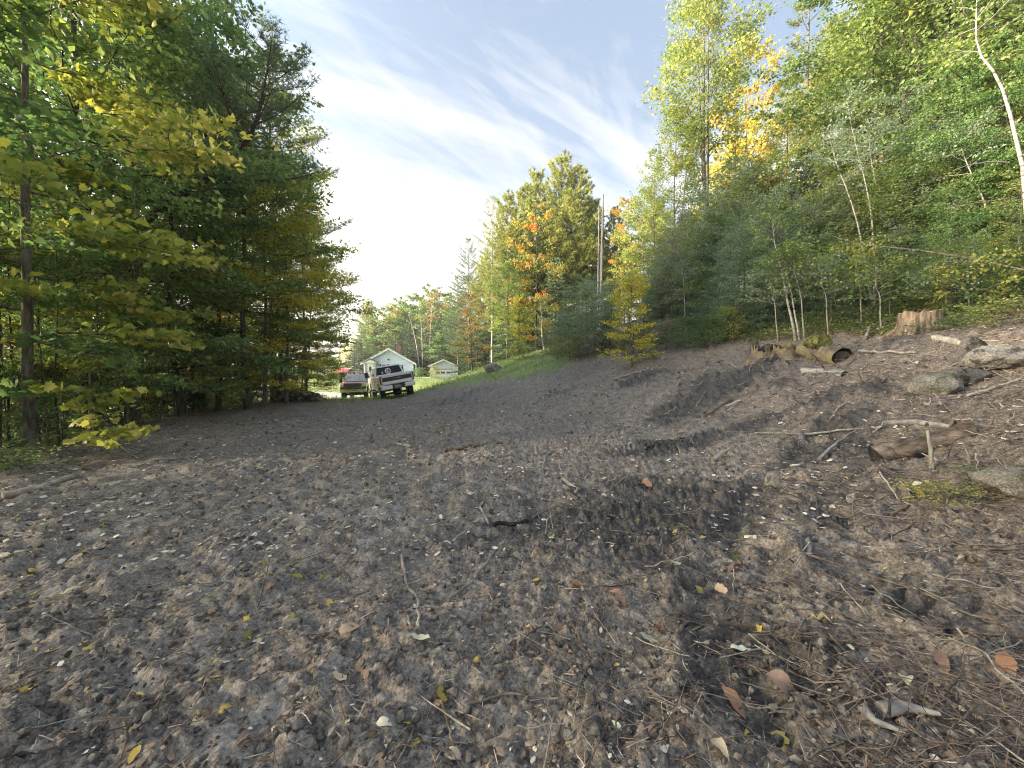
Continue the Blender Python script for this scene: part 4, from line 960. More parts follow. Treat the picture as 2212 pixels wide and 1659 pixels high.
def plain(name, col, rough=.5, metal=0, coat=0, spec=.5, var=.06, scale=3):
    lo = tuple(c * (1 - var * 2) for c in col); hi = tuple(min(1, c * (1 + var)) for c in col)
    return solid_mat(name, [lo, col, hi], scale, rough, .0, metal=metal, coat=coat, spec=spec)
M_WHITE = plain('white_car_paint', (.80, .82, .85), .25, 0, .6)
M_RED = plain('dark_red_car_paint', (.16, .03, .018), .25, 0, .7)
M_BLACK = plain('black_plastic', (.022, .023, .026), .45)
M_GLASS = plain('tinted_glass', (.010, .012, .015), .12, spec=.22)
M_WIND = plain('windscreen_glass', (.10, .14, .17), .06, spec=.9)
M_RUB = plain('rubber', (.02, .02, .021), .85)
M_CHROME = plain('chrome', (.62, .63, .65), .15, 1.0)
M_RIM = plain('dark_alloy', (.10, .10, .11), .35, .8)
M_TAIL = plain('red_lens', (.26, .015, .018), .15, coat=.5)
M_LENS = plain('clear_lens', (.62, .62, .60), .12, coat=.5)
M_PLATE = plain('green_plate', (.16, .26, .23), .4)
M_DECAL = plain('white_decal', (.80, .80, .80), .5)

def pickup(name, paint, loc, rotz, roll, pitch, label, lift=0.0, decal=False, chrome=False, tank=False):
    root = empty(name, loc, (0, 0, 0), label, 'pickup truck')
    root.rotation_mode = 'QUATERNION'
    root.rotation_quaternion = (Euler((0, 0, rotz)).to_quaternion() @ Euler((pitch, roll, 0)).to_quaternion())
    Z = lift
    ry, fy, wr = -1.80, 2.15, .43 + lift * .25
    def arch(cy_, r=.56, n=9, z0=.52):
        return [(cy_ - r * math.cos(a), z0 + Z + .0 + r * math.sin(a)) for a in np.linspace(0.12, math.pi - .12, n)]
    front = [(-.62, .62 + Z)] + arch(fy) + [(3.02, .66 + Z), (3.10, .92 + Z), (3.06, 1.30 + Z), (2.85, 1.38 + Z), (1.62, 1.46 + Z), (-.62, 1.46 + Z)]
    body = one('body', lambda b: prism(b, front, -.98, .98), paint, root, bevel=.05)
    side = [(-2.92, .80 + Z)] + arch(ry) + [(-.625, .62 + Z), (-.625, 1.46 + Z), (-2.92, 1.46 + Z)]
    for s in (-1, 1):
        one('bed_side', lambda b: prism(b, side, s * .98, s * .80), paint, root, bevel=.035)
    one('bed_floor', lambda b: box(b, -.80, .80, -2.85, -.64, .95 + Z, 1.02 + Z), M_BLACK, root)
    tg = one('tailgate', lambda b: box(b, -.86, .86, -2.99, -2.90, .90 + Z, 1.47 + Z), paint, root, bevel=.03)
    one('tailgate_spoiler', lambda b: prism(b, [(-3.03, 1.43 + Z), (-2.90, 1.43 + Z), (-2.90, 1.50 + Z), (-3.0, 1.50 + Z)], -.86, .86), paint, tg)
    one('tailgate_panel', lambda b: box(b, -.85, .85, -3.006, -2.985, 1.10 + Z, 1.34 + Z), M_BLACK if not chrome else paint, tg)
    # cab
    zb, zt = 1.455 + Z, 2.06 + Z
    B = {'rl': (-.95, -.60), 'rr': (.95, -.60), 'fl': (-.95, 1.70), 'fr': (.95, 1.70)}
    T_ = {'rl': (-.78, -.42), 'rr': (.78, -.42), 'fl': (-.78, .88), 'fr': (.78, .88)}
    def cab(bm):
        bv = {k: bm.verts.new((*B[k], zb)) for k in B}; tv = {k: bm.verts.new((*T_[k], zt)) for k in T_}
        o_ = ['rl', 'rr', 'fr', 'fl']
        bm.faces.new([bv[k] for k in o_][::-1]); bm.faces.new([tv[k] for k in o_])
        for i in range(4):
            a, c = o_[i], o_[(i + 1) % 4]; bm.faces.new([bv[a], bv[c], tv[c], tv[a]])
    one('cab', cab, paint, root, bevel=.05)
    def on(a, c, u, v, off=.0):
        p = Vector((*B[a], zb)).lerp(Vector((*B[c], zb)), u); q = Vector((*T_[a], zt)).lerp(Vector((*T_[c], zt)), u)
        return p.lerp(q, v)
    def pane(nm, a, c, u0, u1, v0, v1, mat, sh=0):
        one(nm, lambda b: slab(b, [on(a, c, u0, v0), on(a, c, u1, v0), on(a, c, u1 - sh, v1), on(a, c, u0 + (sh if nm == 'windscreen' else 0), v1)], .008), mat, root)
    pane('rear_window', 'rl', 'rr', .06, .94, .10, .86, M_GLASS)
    pane('windscreen', 'fr', 'fl', .05, .95, .06, .92, M_WIND)
    for a, c in (('fl', 'rl'), ('rr', 'fr')):
        if a == 'fl':
            pane('side_window', a, c, .10, .50, .10, .88, M_GLASS); pane('side_window', a, c, .53, .93, .10, .88, M_GLASS)
        else:
            pane('side_window', a, c, .07, .47, .10, .88, M_GLASS); pane('side_window', a, c, .50, .90, .10, .88, M_GLASS)
    for s in (-1, 1):
        x0, x1 = s * .975, s * .992
        for (y0, y1) in ((.42, 1.52), (-.56, .38)):
            d = one('door', lambda b: box(b, min(x0, x1), max(x0, x1), y0, y1, .74 + Z, 1.44 + Z), paint, root, bevel=.012)
            one('handle', lambda b: box(b, min(s * .992, s * 1.02), max(s * .992, s * 1.02), y0 + .08, y0 + .30, 1.27 + Z, 1.31 + Z), M_BLACK, d)
        one('running_board', lambda b: box(b, min(s * .84, s * 1.04), max(s * .84, s * 1.04), -.75, 1.45, .45 + Z, .52 + Z), M_BLACK, root)
        one('mirror', lambda b: (box(b, min(s * 1.06, s * 1.32), max(s * 1.06, s * 1.32), 1.32, 1.46, 1.42 + Z, 1.80 + Z), box(b, min(s * .96, s * 1.1), max(s * .96, s * 1.1), 1.36, 1.42, 1.46 + Z, 1.52 + Z)), M_BLACK, root, bevel=.03)
        tl = one('tail_light', lambda b: box(b, min(s * .862, s * 1.0), max(s * .862, s * 1.0), -2.995, -2.86, .97 + Z, 1.45 + Z), M_TAIL, root, bevel=.02)
        one('lens', lambda b: box(b, min(s * .87, s * .92), max(s * .87, s * .92), -3.004, -2.99, 1.0 + Z, 1.40 + Z), M_LENS, tl)
        one('headlight', lambda b: box(b, min(s * .66, s * .985), max(s * .66, s * .985), 2.86, 3.10, 1.05 + Z, 1.29 + Z), M_LENS, root, bevel=.03)
        one('bumper_end', lambda b: box(b, min(s * .36, s * .98), max(s * .36, s * .98), -3.14, -2.94, .62 + Z, .86 + Z), paint if not chrome else M_CHROME, root, bevel=.04)
    # wheels
    for s in (-1, 1):
        for cy_ in (ry, fy):
            w = one('wheel', lambda b: cyl(b, (s * .84, cy_, wr), wr, .30, n=28), M_RUB, root, bevel=.04)
            one('rim', lambda b: cyl(b, (s * .992, cy_, wr), wr * .60, .012, n=20), M_RIM if not chrome else M_CHROME, w)
            for k in range(6):
                a = k * math.pi / 3
                one('spoke', lambda b: slab(b, [(s * 1.0, cy_ + wr * .1 * math.cos(a + 1.57), wr + wr * .1 * math.sin(a + 1.57)), (s * 1.0, cy_ + wr * .55 * math.cos(a + .1), wr + wr * .55 * math.sin(a + .1)), (s * 1.0, cy_ + wr * .55 * math.cos(a - .1), wr + wr * .55 * math.sin(a - .1)), (s * 1.0, cy_ + wr * .1 * math.cos(a - 1.57), wr + wr * .1 * math.sin(a - 1.57))], .015), M_CHROME, w)
    one('axle', lambda b: (cyl(b, (0, ry, wr), .07, 1.5), cyl(b, (0, ry, wr), .17, .34)), M_BLACK, root); one('axle', lambda b: cyl(b, (0, fy, wr), .07, 1.5), M_BLACK, root)
    one('chassis', lambda b: (box(b, -.55, -.40, -2.9, 2.8, .55 + Z, .70 + Z), box(b, .40, .55, -2.9, 2.8, .55 + Z, .70 + Z), box(b, -.4, .4, .2, 2.6, .50 + Z, .72 + Z)), M_BLACK, root)
    bp = one('bumper', lambda b: box(b, -.362, .362, -3.12, -2.94, .60 + Z, .85 + Z), M_BLACK, root)
    one('licence_plate', lambda b: box(b, -.24, .10, -3.132, -3.118, .655 + Z, .825 + Z), M_PLATE, bp)
    one('tow_hitch', lambda b: (box(b, .05, .13, -3.25, -2.9, .50 + Z, .58 + Z), box(b, .06, .12, -3.30, -3.24, .36 + Z, .62 + Z), cyl(b, (.09, -3.27, .65 + Z), .03, .08, 'z', 10)), M_CHROME, root)
    # front end
    one('front_bumper', lambda b: prism(b, [(3.02, .62 + Z), (3.24, .64 + Z), (3.26, .88 + Z), (3.04, .93 + Z)], -.97, .97), M_CHROME, root, bevel=.03)
    gr = one('grille', lambda b: box(b, -.64, .64, 3.05, 3.13, .97 + Z, 1.30 + Z), M_BLACK, root)
    for k in range(4):
        one('grille_bar', lambda b: box(b, -.63, .63, 3.125, 3.145, 1.0 + .085 * k + Z, 1.025 + .085 * k + Z), M_CHROME, gr)
    one('grille_frame', lambda b: (box(b, -.66, .66, 3.06, 3.15, 1.30 + Z, 1.345 + Z), box(b, -.66, .66, 3.06, 3.15, .93 + Z, .968 + Z), box(b, -.685, -.642, 3.06, 3.15, .94 + Z, 1.33 + Z), box(b, .642, .685, 3.06, 3.15, .94 + Z, 1.33 + Z)), M_CHROME, gr)
    one('front_plate', lambda b: box(b, -.24, .10, 3.262, 3.272, .70 + Z, .86 + Z), M_PLATE, root)
    if decal:
        # round white window sticker with a dark letter shape inside, and a smaller pale one beside it
        def ring(b, cx, cz, r0, r1, a0, a1, n=20, y=None):
            for k in range(n):
                t0, t1 = a0 + (a1 - a0) * k / n, a0 + (a1 - a0) * (k + 1) / n
                def P_(r, t):
                    z = cz + r * math.sin(t); f = (z - zb) / (zt - zb)
                    return (cx + r * math.cos(t), -.60 + .18 * f - .020, z)
                slab(b, [P_(r0, t0), P_(r1, t0), P_(r1, t1), P_(r0, t1)], .003)
        one('window_sticker', lambda b: (ring(b, -.06, 1.70 + Z, .13, .19, 0, 6.283), ring(b, -.06, 1.70 + Z, .035, .085, .7, 5.4)), M_DECAL, root)
        one('window_sticker', lambda b: ring(b, -.42, 1.64 + Z, .0, .075, 0, 6.283), plain('faded_decal', (.35, .38, .40), .5), root)
        cu = bpy.data.curves.new('lettering', 'FONT'); cu.body = 'FORD'; cu.size = .12; cu.align_x = 'CENTER'; cu.extrude = .003
        to = bpy.data.objects.new('tmp', cu); COL.objects.link(to)
        dg = bpy.context.evaluated_depsgraph_get(); me = bpy.data.meshes.new_from_object(to.evaluated_get(dg)); me.name = 'lettering'
        bpy.data.objects.remove(to)
        l_ = link('lettering', me, tg, M_CHROME); l_.location = (.05, -3.012, 1.20 + Z); l_.rotation_euler = (math.pi / 2, 0, 0); l_.scale = (1.1, .75, 1)
    return root
# white truck: rear wheels stand on the edge of the soil, body tipped with the slope
pl = ground_at(836, 859); pr = ground_at(886, 851)
wc = at(866, 856, 24.0); wz = min(H1(wc[0], 25.2), -.02)
pickup('pickup_truck', M_WHITE, (-7.95, 25.6, -.12), R(27), -R(10), R(-1.0), 'lifted white pickup truck seen from behind, black tailgate panel and window sticker', lift=.17, decal=True)
pickup('pickup_truck', M_RED, (-13.2, 33.2, -.62), R(180 + 14), R(2), R(1), 'dark red pickup truck facing the camera, chrome grille, partly behind the white pickup', chrome=True)

# ------------------------------------------------------------------ house, garage, shed
def siding(name, col):
    m, N, L = mat_new(name)
    out = N('ShaderNodeOutputMaterial'); p = N('ShaderNodeBsdfPrincipled'); L(p.outputs[0], out.inputs[0])
    tc = N('ShaderNodeTexCoord'); sp = N('ShaderNodeSeparateXYZ'); L(tc.outputs['Object'], sp.inputs[0])
    a = N('ShaderNodeMath'); a.operation = 'MULTIPLY'; a.inputs[1].default_value = 7.0; L(sp.outputs['Z'], a.inputs[0])
    f = N('ShaderNodeMath'); f.operation = 'FRACT'; L(a.outputs[0], f.inputs[0])
    bp = N('ShaderNodeBump'); bp.inputs['Strength'].default_value = .8; bp.inputs['Distance'].default_value = .03; bp.invert = True; L(f.outputs[0], bp.inputs['Height']); L(bp.outputs[0], p.inputs['Normal'])
    nz = N('ShaderNodeTexNoise'); nz.inputs['Scale'].default_value = 2; L(tc.outputs['Object'], nz.inputs['Vector'])
    L(ramp_node(N, L, nz.outputs['Fac'], [tuple(c * .9 for c in col), col], [.35, .6]), p.inputs['Base Color']); p.inputs['Roughness'].default_value = .6
    return m
M_SIDE = siding('shade_blue_clapboard', (.60, .71, .86)); M_TRIM = plain('white_trim', (.80, .80, .80), .5)  # white siding with the blue of shade mixed into its colour
M_ROOF = solid_mat('grey_shingle', [(.08, .08, .085), (.14, .14, .15), (.20, .20, .21)], 12, .9, .5)
M_BRICK = solid_mat('chimney_brick', [(.22, .08, .06), (.33, .14, .11), (.40, .2, .16)], 14, .9, .4)
M_DARK = plain('dark_window', (.03, .04, .045), .1, spec=.8)
M_GREY = plain('grey_paint', (.34, .35, .38), .6)
def house():
    y0 = 59.0; xc = at(840, 780, y0)[0]
    zg = H1(xc, y0)
    rt = empty('white_house', (xc, y0, .62), (0, 0, R(12)), 'small white clapboard house with a front gable, entry porch and brick chimney', 'house')
    W, Ld, E, A_z = 3.62, 9.0, 2.62, 4.72
    one('foundation', lambda b: box(b, -W + .02, W - .02, .02, Ld - .02, -1.2, .28), M_GREY, rt)
    one('wall', lambda b: prism(b, [(-W, .28), (W, .28), (W, E), (0, A_z - .12), (-W, E)], 0, Ld, 'y'), M_SIDE, rt)
    sl = (A_z - E) / W
    def roof(b):
        for s in (-1, 1):
            ex = s * (W + .42); ez = A_z - sl * (W + .42)
            slab(b, [(0, -.38, A_z), (0, Ld + .3, A_z), (ex, Ld + .3, ez), (ex, -.38, ez)] if s > 0 else [(0, -.38, A_z), (ex, -.38, ez), (ex, Ld + .3, ez), (0, Ld + .3, A_z)], -.10)
    rf = one('roof', roof, M_ROOF, rt)
    for s in (-1, 1):
        ex = s * (W + .43); ez = A_z - sl * (W + .43)
        one('rake_board', lambda b: prism(b, [(0, A_z + .02), (ex, ez + .02), (ex, ez - .24), (0, A_z - .26)], -.46, -.385, 'y'), M_TRIM, rt)
    ch = one('chimney', lambda b: (box(b, .95, 1.5, 4.2, 4.8, 3.6, 5.35), box(b, .9, 1.55, 4.15, 4.85, 5.35, 5.47)), M_BRICK, rt)
    for x in (-W, W - .12): one('corner_board', lambda b: box(b, x, x + .12, -.02, .0, .28, E), M_TRIM, rt)
    def win(x, z, w, h):
        f = one('window', lambda b: (box(b, x - w / 2 - .07, x + w / 2 + .07, -.05, -.003, z - .07, z), box(b, x - w / 2 - .07, x + w / 2 + .07, -.05, -.003, z + h, z + h + .07), box(b, x - w / 2 - .07, x - w / 2, -.05, -.003, z, z + h), box(b, x + w / 2, x + w / 2 + .07, -.05, -.003, z, z + h), box(b, x - .02, x + .02, -.045, -.003, z, z + h)), M_TRIM, rt)
        one('pane', lambda b: box(b, x - w / 2, x + w / 2, -.03, -.004, z, z + h), M_DARK, f)
    win(-1.32, 1.15, .42, 1.15); win(-.72, 1.25, .55, .95); win(-.12, 1.15, .42, 1.15); win(.75, 1.15, .5, 1.05); win(1.3, 1.25, .5, .95); win(1.85, 1.15, .5, 1.05)
    lamp = one('gable_lamp', lambda b: (cyl(b, (-.05, -.12, 2.98), .10, .16, 'y', 12), box(b, -.2, .1, -.08, -.003, 2.9, 3.06)), M_BLACK, rt)
    # entry porch at the left of the gable end
    px0, px1 = -3.35, -1.75; pc = (px0 + px1) / 2
    one('porch_wall', lambda b: (box(b, px0, px0 + .34, -1.1, -.01, .28, 2.42), box(b, px1 - .34, px1, -1.1, -.01, .28, 2.42), box(b, px0, px1, -1.0, -.01, .0, .28)), M_GREY, rt)
    pr_ = one('porch_roof', lambda b: (slab(b, [(pc, -1.3, 3.05), (pc, -.01, 3.05), (px1 + .25, -.01, 2.42), (px1 + .25, -1.3, 2.42)], -.08), slab(b, [(pc, -1.3, 3.05), (px0 - .25, -1.3, 2.42), (px0 - .25, -.01, 2.42), (pc, -.01, 3.05)], -.08)), M_ROOF, rt)
    one('porch_gable', lambda b: prism(b, [(px0 - .2, 2.42), (px1 + .2, 2.42), (pc, 2.94)], -1.22, -1.12, 'y'), M_TRIM, rt)
    d = one('door', lambda b: box(b, px0 + .345, px1 - .345, -1.06, -.98, .285, 2.415), M_TRIM, rt)
    one('oval_window', lambda b: cyl(b, (0, 0, 0), .17, .03, 'y', 20), M_DARK, d).matrix_local = Matrix.Translation((pc, -1.07, 1.5)) @ Matrix.Scale(2.6, 4, (0, 0, 1))
    one('step', lambda b: (box(b, px0 + .2, px1 - .2, -1.9, -1.11, -.6, .20), box(b, px0 + .2, px1 - .2, -2.3, -1.905, -.6, .0)), M_GREY, rt)
    # open side porch along the right wall
    for k, y in enumerate((.4, 2.2, 4.0)):
        one('porch_post', lambda b: box(b, W + .30, W + .42, y, y + .12, -.3, E - .25), M_TRIM, rt)
    one('porch_deck', lambda b: box(b, W + .005, W + .5, .3, 5, -.3, .2), M_GREY, rt)
    one('side_window', lambda b: box(b, W, W + .02, 1.0, 1.9, 1.0, 2.1), M_DARK, rt)
house()
def garage():
    y0 = 53.0; xc = at(958, 790, y0)[0]
    rt = empty('garage', (xc, y0, .55), (0, 0, R(9)), 'small white garage with a low gable and an overhead door with dark panes', 'garage')
    W, Ld, E, A_z = 1.85, 6, 2.05, 2.88
    one('wall', lambda b: prism(b, [(-W, -.6), (W, -.6), (W, E), (0, A_z - .1), (-W, E)], 0, Ld, 'y'), M_SIDE, rt)
    sl = (A_z - E) / W
    def roof(b):
        for s in (-1, 1):
            ex = s * (W + .25); ez = A_z - sl * (W + .25)
            slab(b, [(0, -.25, A_z), (0, Ld, A_z), (ex, Ld, ez), (ex, -.25, ez)] if s > 0 else [(0, -.25, A_z), (ex, -.25, ez), (ex, Ld, ez), (0, Ld, A_z)], -.07)
    one('roof', roof, M_ROOF, rt)
    for s in (-1, 1):
        ex = s * (W + .26); ez = A_z - sl * (W + .26)
        one('rake_board', lambda b: prism(b, [(0, A_z + .015), (ex, ez + .015), (ex, ez - .15), (0, A_z - .17)], -.31, -.255, 'y'), M_TRIM, rt)
    d = one('door', lambda b: box(b, -1.2, 1.0, -.05, -.003, -.55, 1.45), M_TRIM, rt)
    one('door_header', lambda b: box(b, -1.35, 1.15, -.07, -.004, 1.455, 1.6), M_GREY, rt)
    for k in range(3):
        one('pane', lambda b: box(b, -1.05 + .72 * k, -.5 + .72 * k, -.06, -.051, .92, 1.2), M_DARK, d)
    for k in range(3):
        one('door_rail', lambda b: box(b, -1.2, 1.0, -.058, -.051, -.1 + .45 * k, -.07 + .45 * k), M_GREY, d)
garage()
M_REDROOF = plain('red_metal_roof', (.42, .07, .06), .4)
def shed():
    y0 = 52.0; xc = at(745, 810, y0)[0]
    rt = empty('red_roofed_shed', (xc - .3, y0, H1(xc, y0) - .1), (0, 0, R(-14)), 'low dark open shed with a red roof at the far lawn', 'shed', scale=.72)
    one('roof', lambda b: (slab(b, [(-1.9, -1.3, 1.25), (1.7, -1.3, 1.25), (1.7, .2, 1.95), (-1.9, .2, 1.95)], .06), slab(b, [(-1.9, .2, 1.95), (1.7, .2, 1.95), (1.7, 1.5, 1.35), (-1.9, 1.5, 1.35)], .06)), M_REDROOF, rt)
    for x in (-1.7, -.1, 1.5): one('post', lambda b: box(b, x - .06, x + .06, -1.1, -.98, -.6, 1.28), M_DARK, rt)
    one('back_wall', lambda b: box(b, -1.75, 1.55, 1.2, 1.3, -.6, 1.36), M_DARK, rt)
    one('side_wall', lambda b: prism(b, [(-1.05, -.6), (1.2, -.6), (1.2, 1.3), (.2, 1.78), (-1.05, 1.28)], -1.76, -1.70), M_DARK, rt)
    y0 = 50.0; xc = at(776, 812, y0)[0]
    rt = empty('railing', (xc, y0, H1(xc, y0) - .05), (0, 0, R(6)), 'pale wooden railing by the red roofed shed, above the red pickup', 'railing')
    for z in (.55, .95): one('rail', lambda b: box(b, -1.5, 1.5, -.03, .03, z, z + .09), M_GREY, rt)
    for k in range(6): one('post', lambda b: box(b, -1.5 + .58 * k, -1.4 + .58 * k, -.09, -.035, -.6, 1.1), M_GREY, rt)
shed()

# ------------------------------------------------------------------ woodpile by the left woods
WOODM = solid_mat('firewood', [(.08, .066, .056), (.21, .175, .15), (.42, .36, .31)], 6, .9, .4)
wp = ground_at(650, 868)
rt = empty('woodpile', tuple(wp), (0, 0, R(8)), 'heap of dark cut firewood and brush at the end of the left woods', 'woodpile')
wr_ = np.random.default_rng(3)
def log_mesh(seed, L_=.5, r=.07):
    g = Geo(); tube(g, [(0, -L_ / 2, 0), (0, 0, .01), (0, L_ / 2, 0)], [r, r * .95, r * .9], 8, True); return g.mesh('log', False)
LOGS = [log_mesh(0), log_mesh(1, .45, .055), log_mesh(2, .55, .085)]
for i in range(110):
    u = wr_.uniform(-1, 1); hmax = .62 * (1 - abs(u) ** 1.6) + .06
    o = link('log', LOGS[i % 3], rt, WOODM)
    o.location = (u * 1.25, wr_.normal(0, .28), wr_.uniform(.04, hmax)); o.rotation_euler = (wr_.normal(0, .25), wr_.normal(0, .3), wr_.normal(0, .6))
g = Geo()
for i in range(40):
    p = np.array([wr_.uniform(-1.5, .6), wr_.uniform(-.3, .8), wr_.uniform(.1, .5)]); d = wr_.normal(0, 1, 3) * np.array([.5, .4, .35]) + np.array([0, 0, .25])
    tube(g, [p, p + d * .6, p + d + wr_.normal(0, .1, 3)], [.014, .01, .004], 4)
tag(link('brush', g.mesh('brush'), rt, BARK['grey']), kind='stuff')

# post and rock on the grass bank
p = ground_at(1031, 792); t = at(1028, 762, p[1])
branch_thing('wooden_post', 'dark leaning wooden post on the grass bank below the tan tree', [([p - np.array([0, 0, .2]), (p + t) / 2 + np.array([.02, 0, 0]), t], .075, .06)], BARK['dark'], 'post')

# ------------------------------------------------------------------ rocks, stumps and logs on the slope
def rock(name, label, loc, size, mat, seed, rot=0, cat='rock', sub=5, rough=.26, group=None):
    bm = bmesh.new(); bmesh.ops.create_icosphere(bm, subdivisions=sub, radius=1.0)
    off = Vector((seed * 7.3, seed * 3.1, seed))
    pr_ = random.Random(seed * 17 + 3); planes = []
    for _ in range(11):
        q_ = Vector((pr_.gauss(0, 1), pr_.gauss(0, 1), pr_.gauss(0, .9))).normalized(); planes.append((q_, pr_.uniform(.60, .95)))
    for v in bm.verts:
        n_ = v.co.normalized(); d = 1.05
        for q_, h_ in planes:
            c_ = n_.dot(q_)
            if c_ > .05: d = min(d, h_ / c_)
        d *= 1 + rough * (.35 * mnoise.noise(n_ * 1.3 + off) + .30 * mnoise.noise(n_ * 3.5 + off) + .22 * mnoise.noise(n_ * 8 + off) + .14 * mnoise.noise(n_ * 19 + off))
        v.co = Vector((n_.x * size[0] * d, n_.y * size[1] * d, n_.z * size[2] * d))
    o = bm_link(name, bm, mat, None, smooth=True)
    o.location = loc; o.rotation_euler = (0, 0, rot); tag(o, label, cat, group); SPOTS.append(o); return o
def rock_mat(name, dark, mid, light, moss=None):
    m, N, L = mat_new(name)
    out = N('ShaderNodeOutputMaterial'); p = N('ShaderNodeBsdfPrincipled'); L(p.outputs[0], out.inputs[0])
    tc = N('ShaderNodeTexCoord')
    def nz(sc, det=8, rough=.68, off=0):
        mp = N('ShaderNodeMapping'); mp.inputs['Location'].default_value = (off, off * .7, off * .3); L(tc.outputs['Object'], mp.inputs[0])
        n = N('ShaderNodeTexNoise'); n.inputs['Scale'].default_value = sc; n.inputs['Detail'].default_value = det; n.inputs['Roughness'].default_value = rough; L(mp.outputs[0], n.inputs['Vector']); return n.outputs['Fac']
    def mix(f, a, b):
        x = N('ShaderNodeMix'); x.data_type = 'RGBA'; L(f, x.inputs[0]); L(a, x.inputs[6]); L(b, x.inputs[7]); return x.outputs[2]
    base = ramp_node(N, L, nz(6), [dark, mid, light], [.38, .50, .62])
    spk = ramp_node(N, L, nz(70, 3, .6, 3), [tuple(c * .45 for c in mid), mid, tuple(min(.7, c * 1.5) for c in light)], [.36, .5, .64])
    f = N('ShaderNodeMath'); f.operation = 'MULTIPLY'; f.inputs[0].default_value = .45; f.inputs[1].default_value = 1; 
    c = mix(f.outputs[0], base, spk)
    one_ = ramp_node(N, L, nz(3.2, 7, .7, 9), [(0, 0, 0), (1, 1, 1)], [.53, .60])
    rgb = N('ShaderNodeRGB'); rgb.outputs[0].default_value = (*(moss or tuple(c_ * .5 for c_ in dark)), 1)
    c = mix(one_, c, rgb.outputs[0])
    L(c, p.inputs['Base Color']); p.inputs['Roughness'].default_value = .93; p.inputs['Specular IOR Level'].default_value = .25
    a = N('ShaderNodeMath'); a.operation = 'MULTIPLY_ADD'; L(nz(24, 8, .7, 5), a.inputs[0]); a.inputs[1].default_value = .6; L(nz(7, 8, .7), a.inputs[2])
    bp = N('ShaderNodeBump'); bp.inputs['Strength'].default_value = 1.0; bp.inputs['Distance'].default_value = .05; L(a.outputs[0], bp.inputs['Height']); L(bp.outputs[0], p.inputs['Normal'])
    return m
GRANITE = rock_mat('granite', (.12, .108, .095), (.24, .225, .20), (.38, .36, .33))
GRANITE2 = rock_mat('mossy_granite', (.09, .085, .068), (.19, .178, .15), (.33, .31, .275), (.085, .09, .045))
DARKROCK = rock_mat('dark_rock', (.055, .048, .042), (.12, .108, .096), (.21, .195, .175))
def rock_px(x0, x1, yt, yb, label, mat, seed, depth_k=.8, **kw):
    c = ground_at((x0 + x1) / 2, yb); y = c[1]; w = (x1 - x0) / FPX * y / 2; top = at((x0 + x1) / 2, yt, y + w * depth_k * .5)
    h = max(.03, (top[2] - c[2]))
    yc = y + w * depth_k * .8; xc_ = at((x0 + x1) / 2, yb, yc)[0]; zc_ = H1(xc_, yc); h = max(.03, at((x0 + x1) / 2, yt, yc)[2] - zc_)
    return rock('boulder' if w > .2 else 'rock', label, (xc_, yc, zc_ + h * .12), (w * 1.05, w * depth_k, h * 1.0), mat, seed, **kw)
rock_px(2112, 2275, 742, 808, 'largest smooth grey boulder at the right picture edge', GRANITE, 1, .7, rough=.22)
rock_px(1970, 2080, 812, 858, 'grey blocky rock half set in the soil below the boulder', GRANITE2, 2, .7, rough=.24)
rock_px(2052, 2128, 736, 786, 'dark rounded rock left of the largest boulder', DARKROCK, 3, .8)
rock_px(1652, 1688, 1016, 1042, 'small pale stone lying alone on the dark mud', GRANITE, 4, .8, sub=4)
rock_px(2128, 2300, 1000, 1092, 'shaded mossy boulder at the lower right picture edge', GRANITE2, 5, .8)
rock_px(1042, 1090, 786, 803, 'brown grey rock on the grass bank', GRANITE2, 6, .7, sub=4)
rock_px(2020, 2145, 800, 838, 'long dark flat rock under the largest boulder', DARKROCK, 7, .5)
rock_px(938, 962, 922, 934, 'flat grey stone in the middle of the bare soil', GRANITE2, 8, .8, sub=4)
rock_px(1286, 1300, 848, 860, 'small pale angular stone on the soil slope', GRANITE, 9, .8, sub=4)
rock_px(1312, 1334, 842, 856, 'pale stone right of the small angular stone', GRANITE, 10, .8, sub=4)
rock_px(1525, 1548, 1180, 1190, 'thin grey stone by the tyre ruts', GRANITE2, 12, .6, sub=4)
for i, (px, py, w, h) in enumerate([(1405, 748, 14, 14), (1412, 775, 16, 10), (1432, 778, 14, 8), (1350, 832, 14, 8), (1960, 700, 30, 18), (1725, 850, 20, 10), (1842, 1075, 22, 10), (1615, 1150, 26, 14), (760, 1000, 12, 5)]):
    rock_px(px - w / 2, px + w / 2, py - h, py, ['pale stone on the slope under the bright yellow tree', 'flat whitish stone on the upper soil slope', 'small whitish stone by the flat whitish stone', 'grey stone among the upper soil clods', 'round stone behind the hollow log', 'stone below the white birch log', 'flat stone near the yellow leaf cluster', 'grey stone in the dark ruts', 'grey pebble on the open soil'][i], [GRANITE, GRANITE2][i % 2], 20 + i, sub=4)
BARKS = solid_mat('stump_bark', [(.10, .075, .06), (.22, .165, .12), (.40, .30, .20)], 5, .9, .6, stretch=(3, 3, .5))
MOSSY = solid_mat('moss_bark', [(.07, .052, .04), (.17, .13, .095), (.24, .20, .11), (.27, .25, .09)], 3.5, .95, .9, detail=9, pos=[.3, .45, .56, .68], bump_scale=18, dist=.04)
MOSS = solid_mat('moss', [(.055, .06, .022), (.13, .135, .04), (.22, .205, .065)], 14, .95, .8)
CUT = solid_mat('cut_wood', [(.30, .20, .11), (.48, .34, .20), (.58, .44, .29)], 9, .8, .2)
CHAR = solid_mat('rotten_wood', [(.016, .014, .013), (.04, .035, .03), (.08, .07, .06)], 9, .95, .6)
LOGM = solid_mat('log_bark', [(.035, .028, .023), (.095, .073, .057), (.165, .13, .102), (.25, .21, .172)], 5, .95, .9, detail=9, stretch=(.5, 1.6, 1.6), bump_scale=16, dist=.04)
GREYL = solid_mat('grey_log', [(.13, .12, .11), (.24, .225, .205), (.36, .34, .31)], 6, .9, .5)
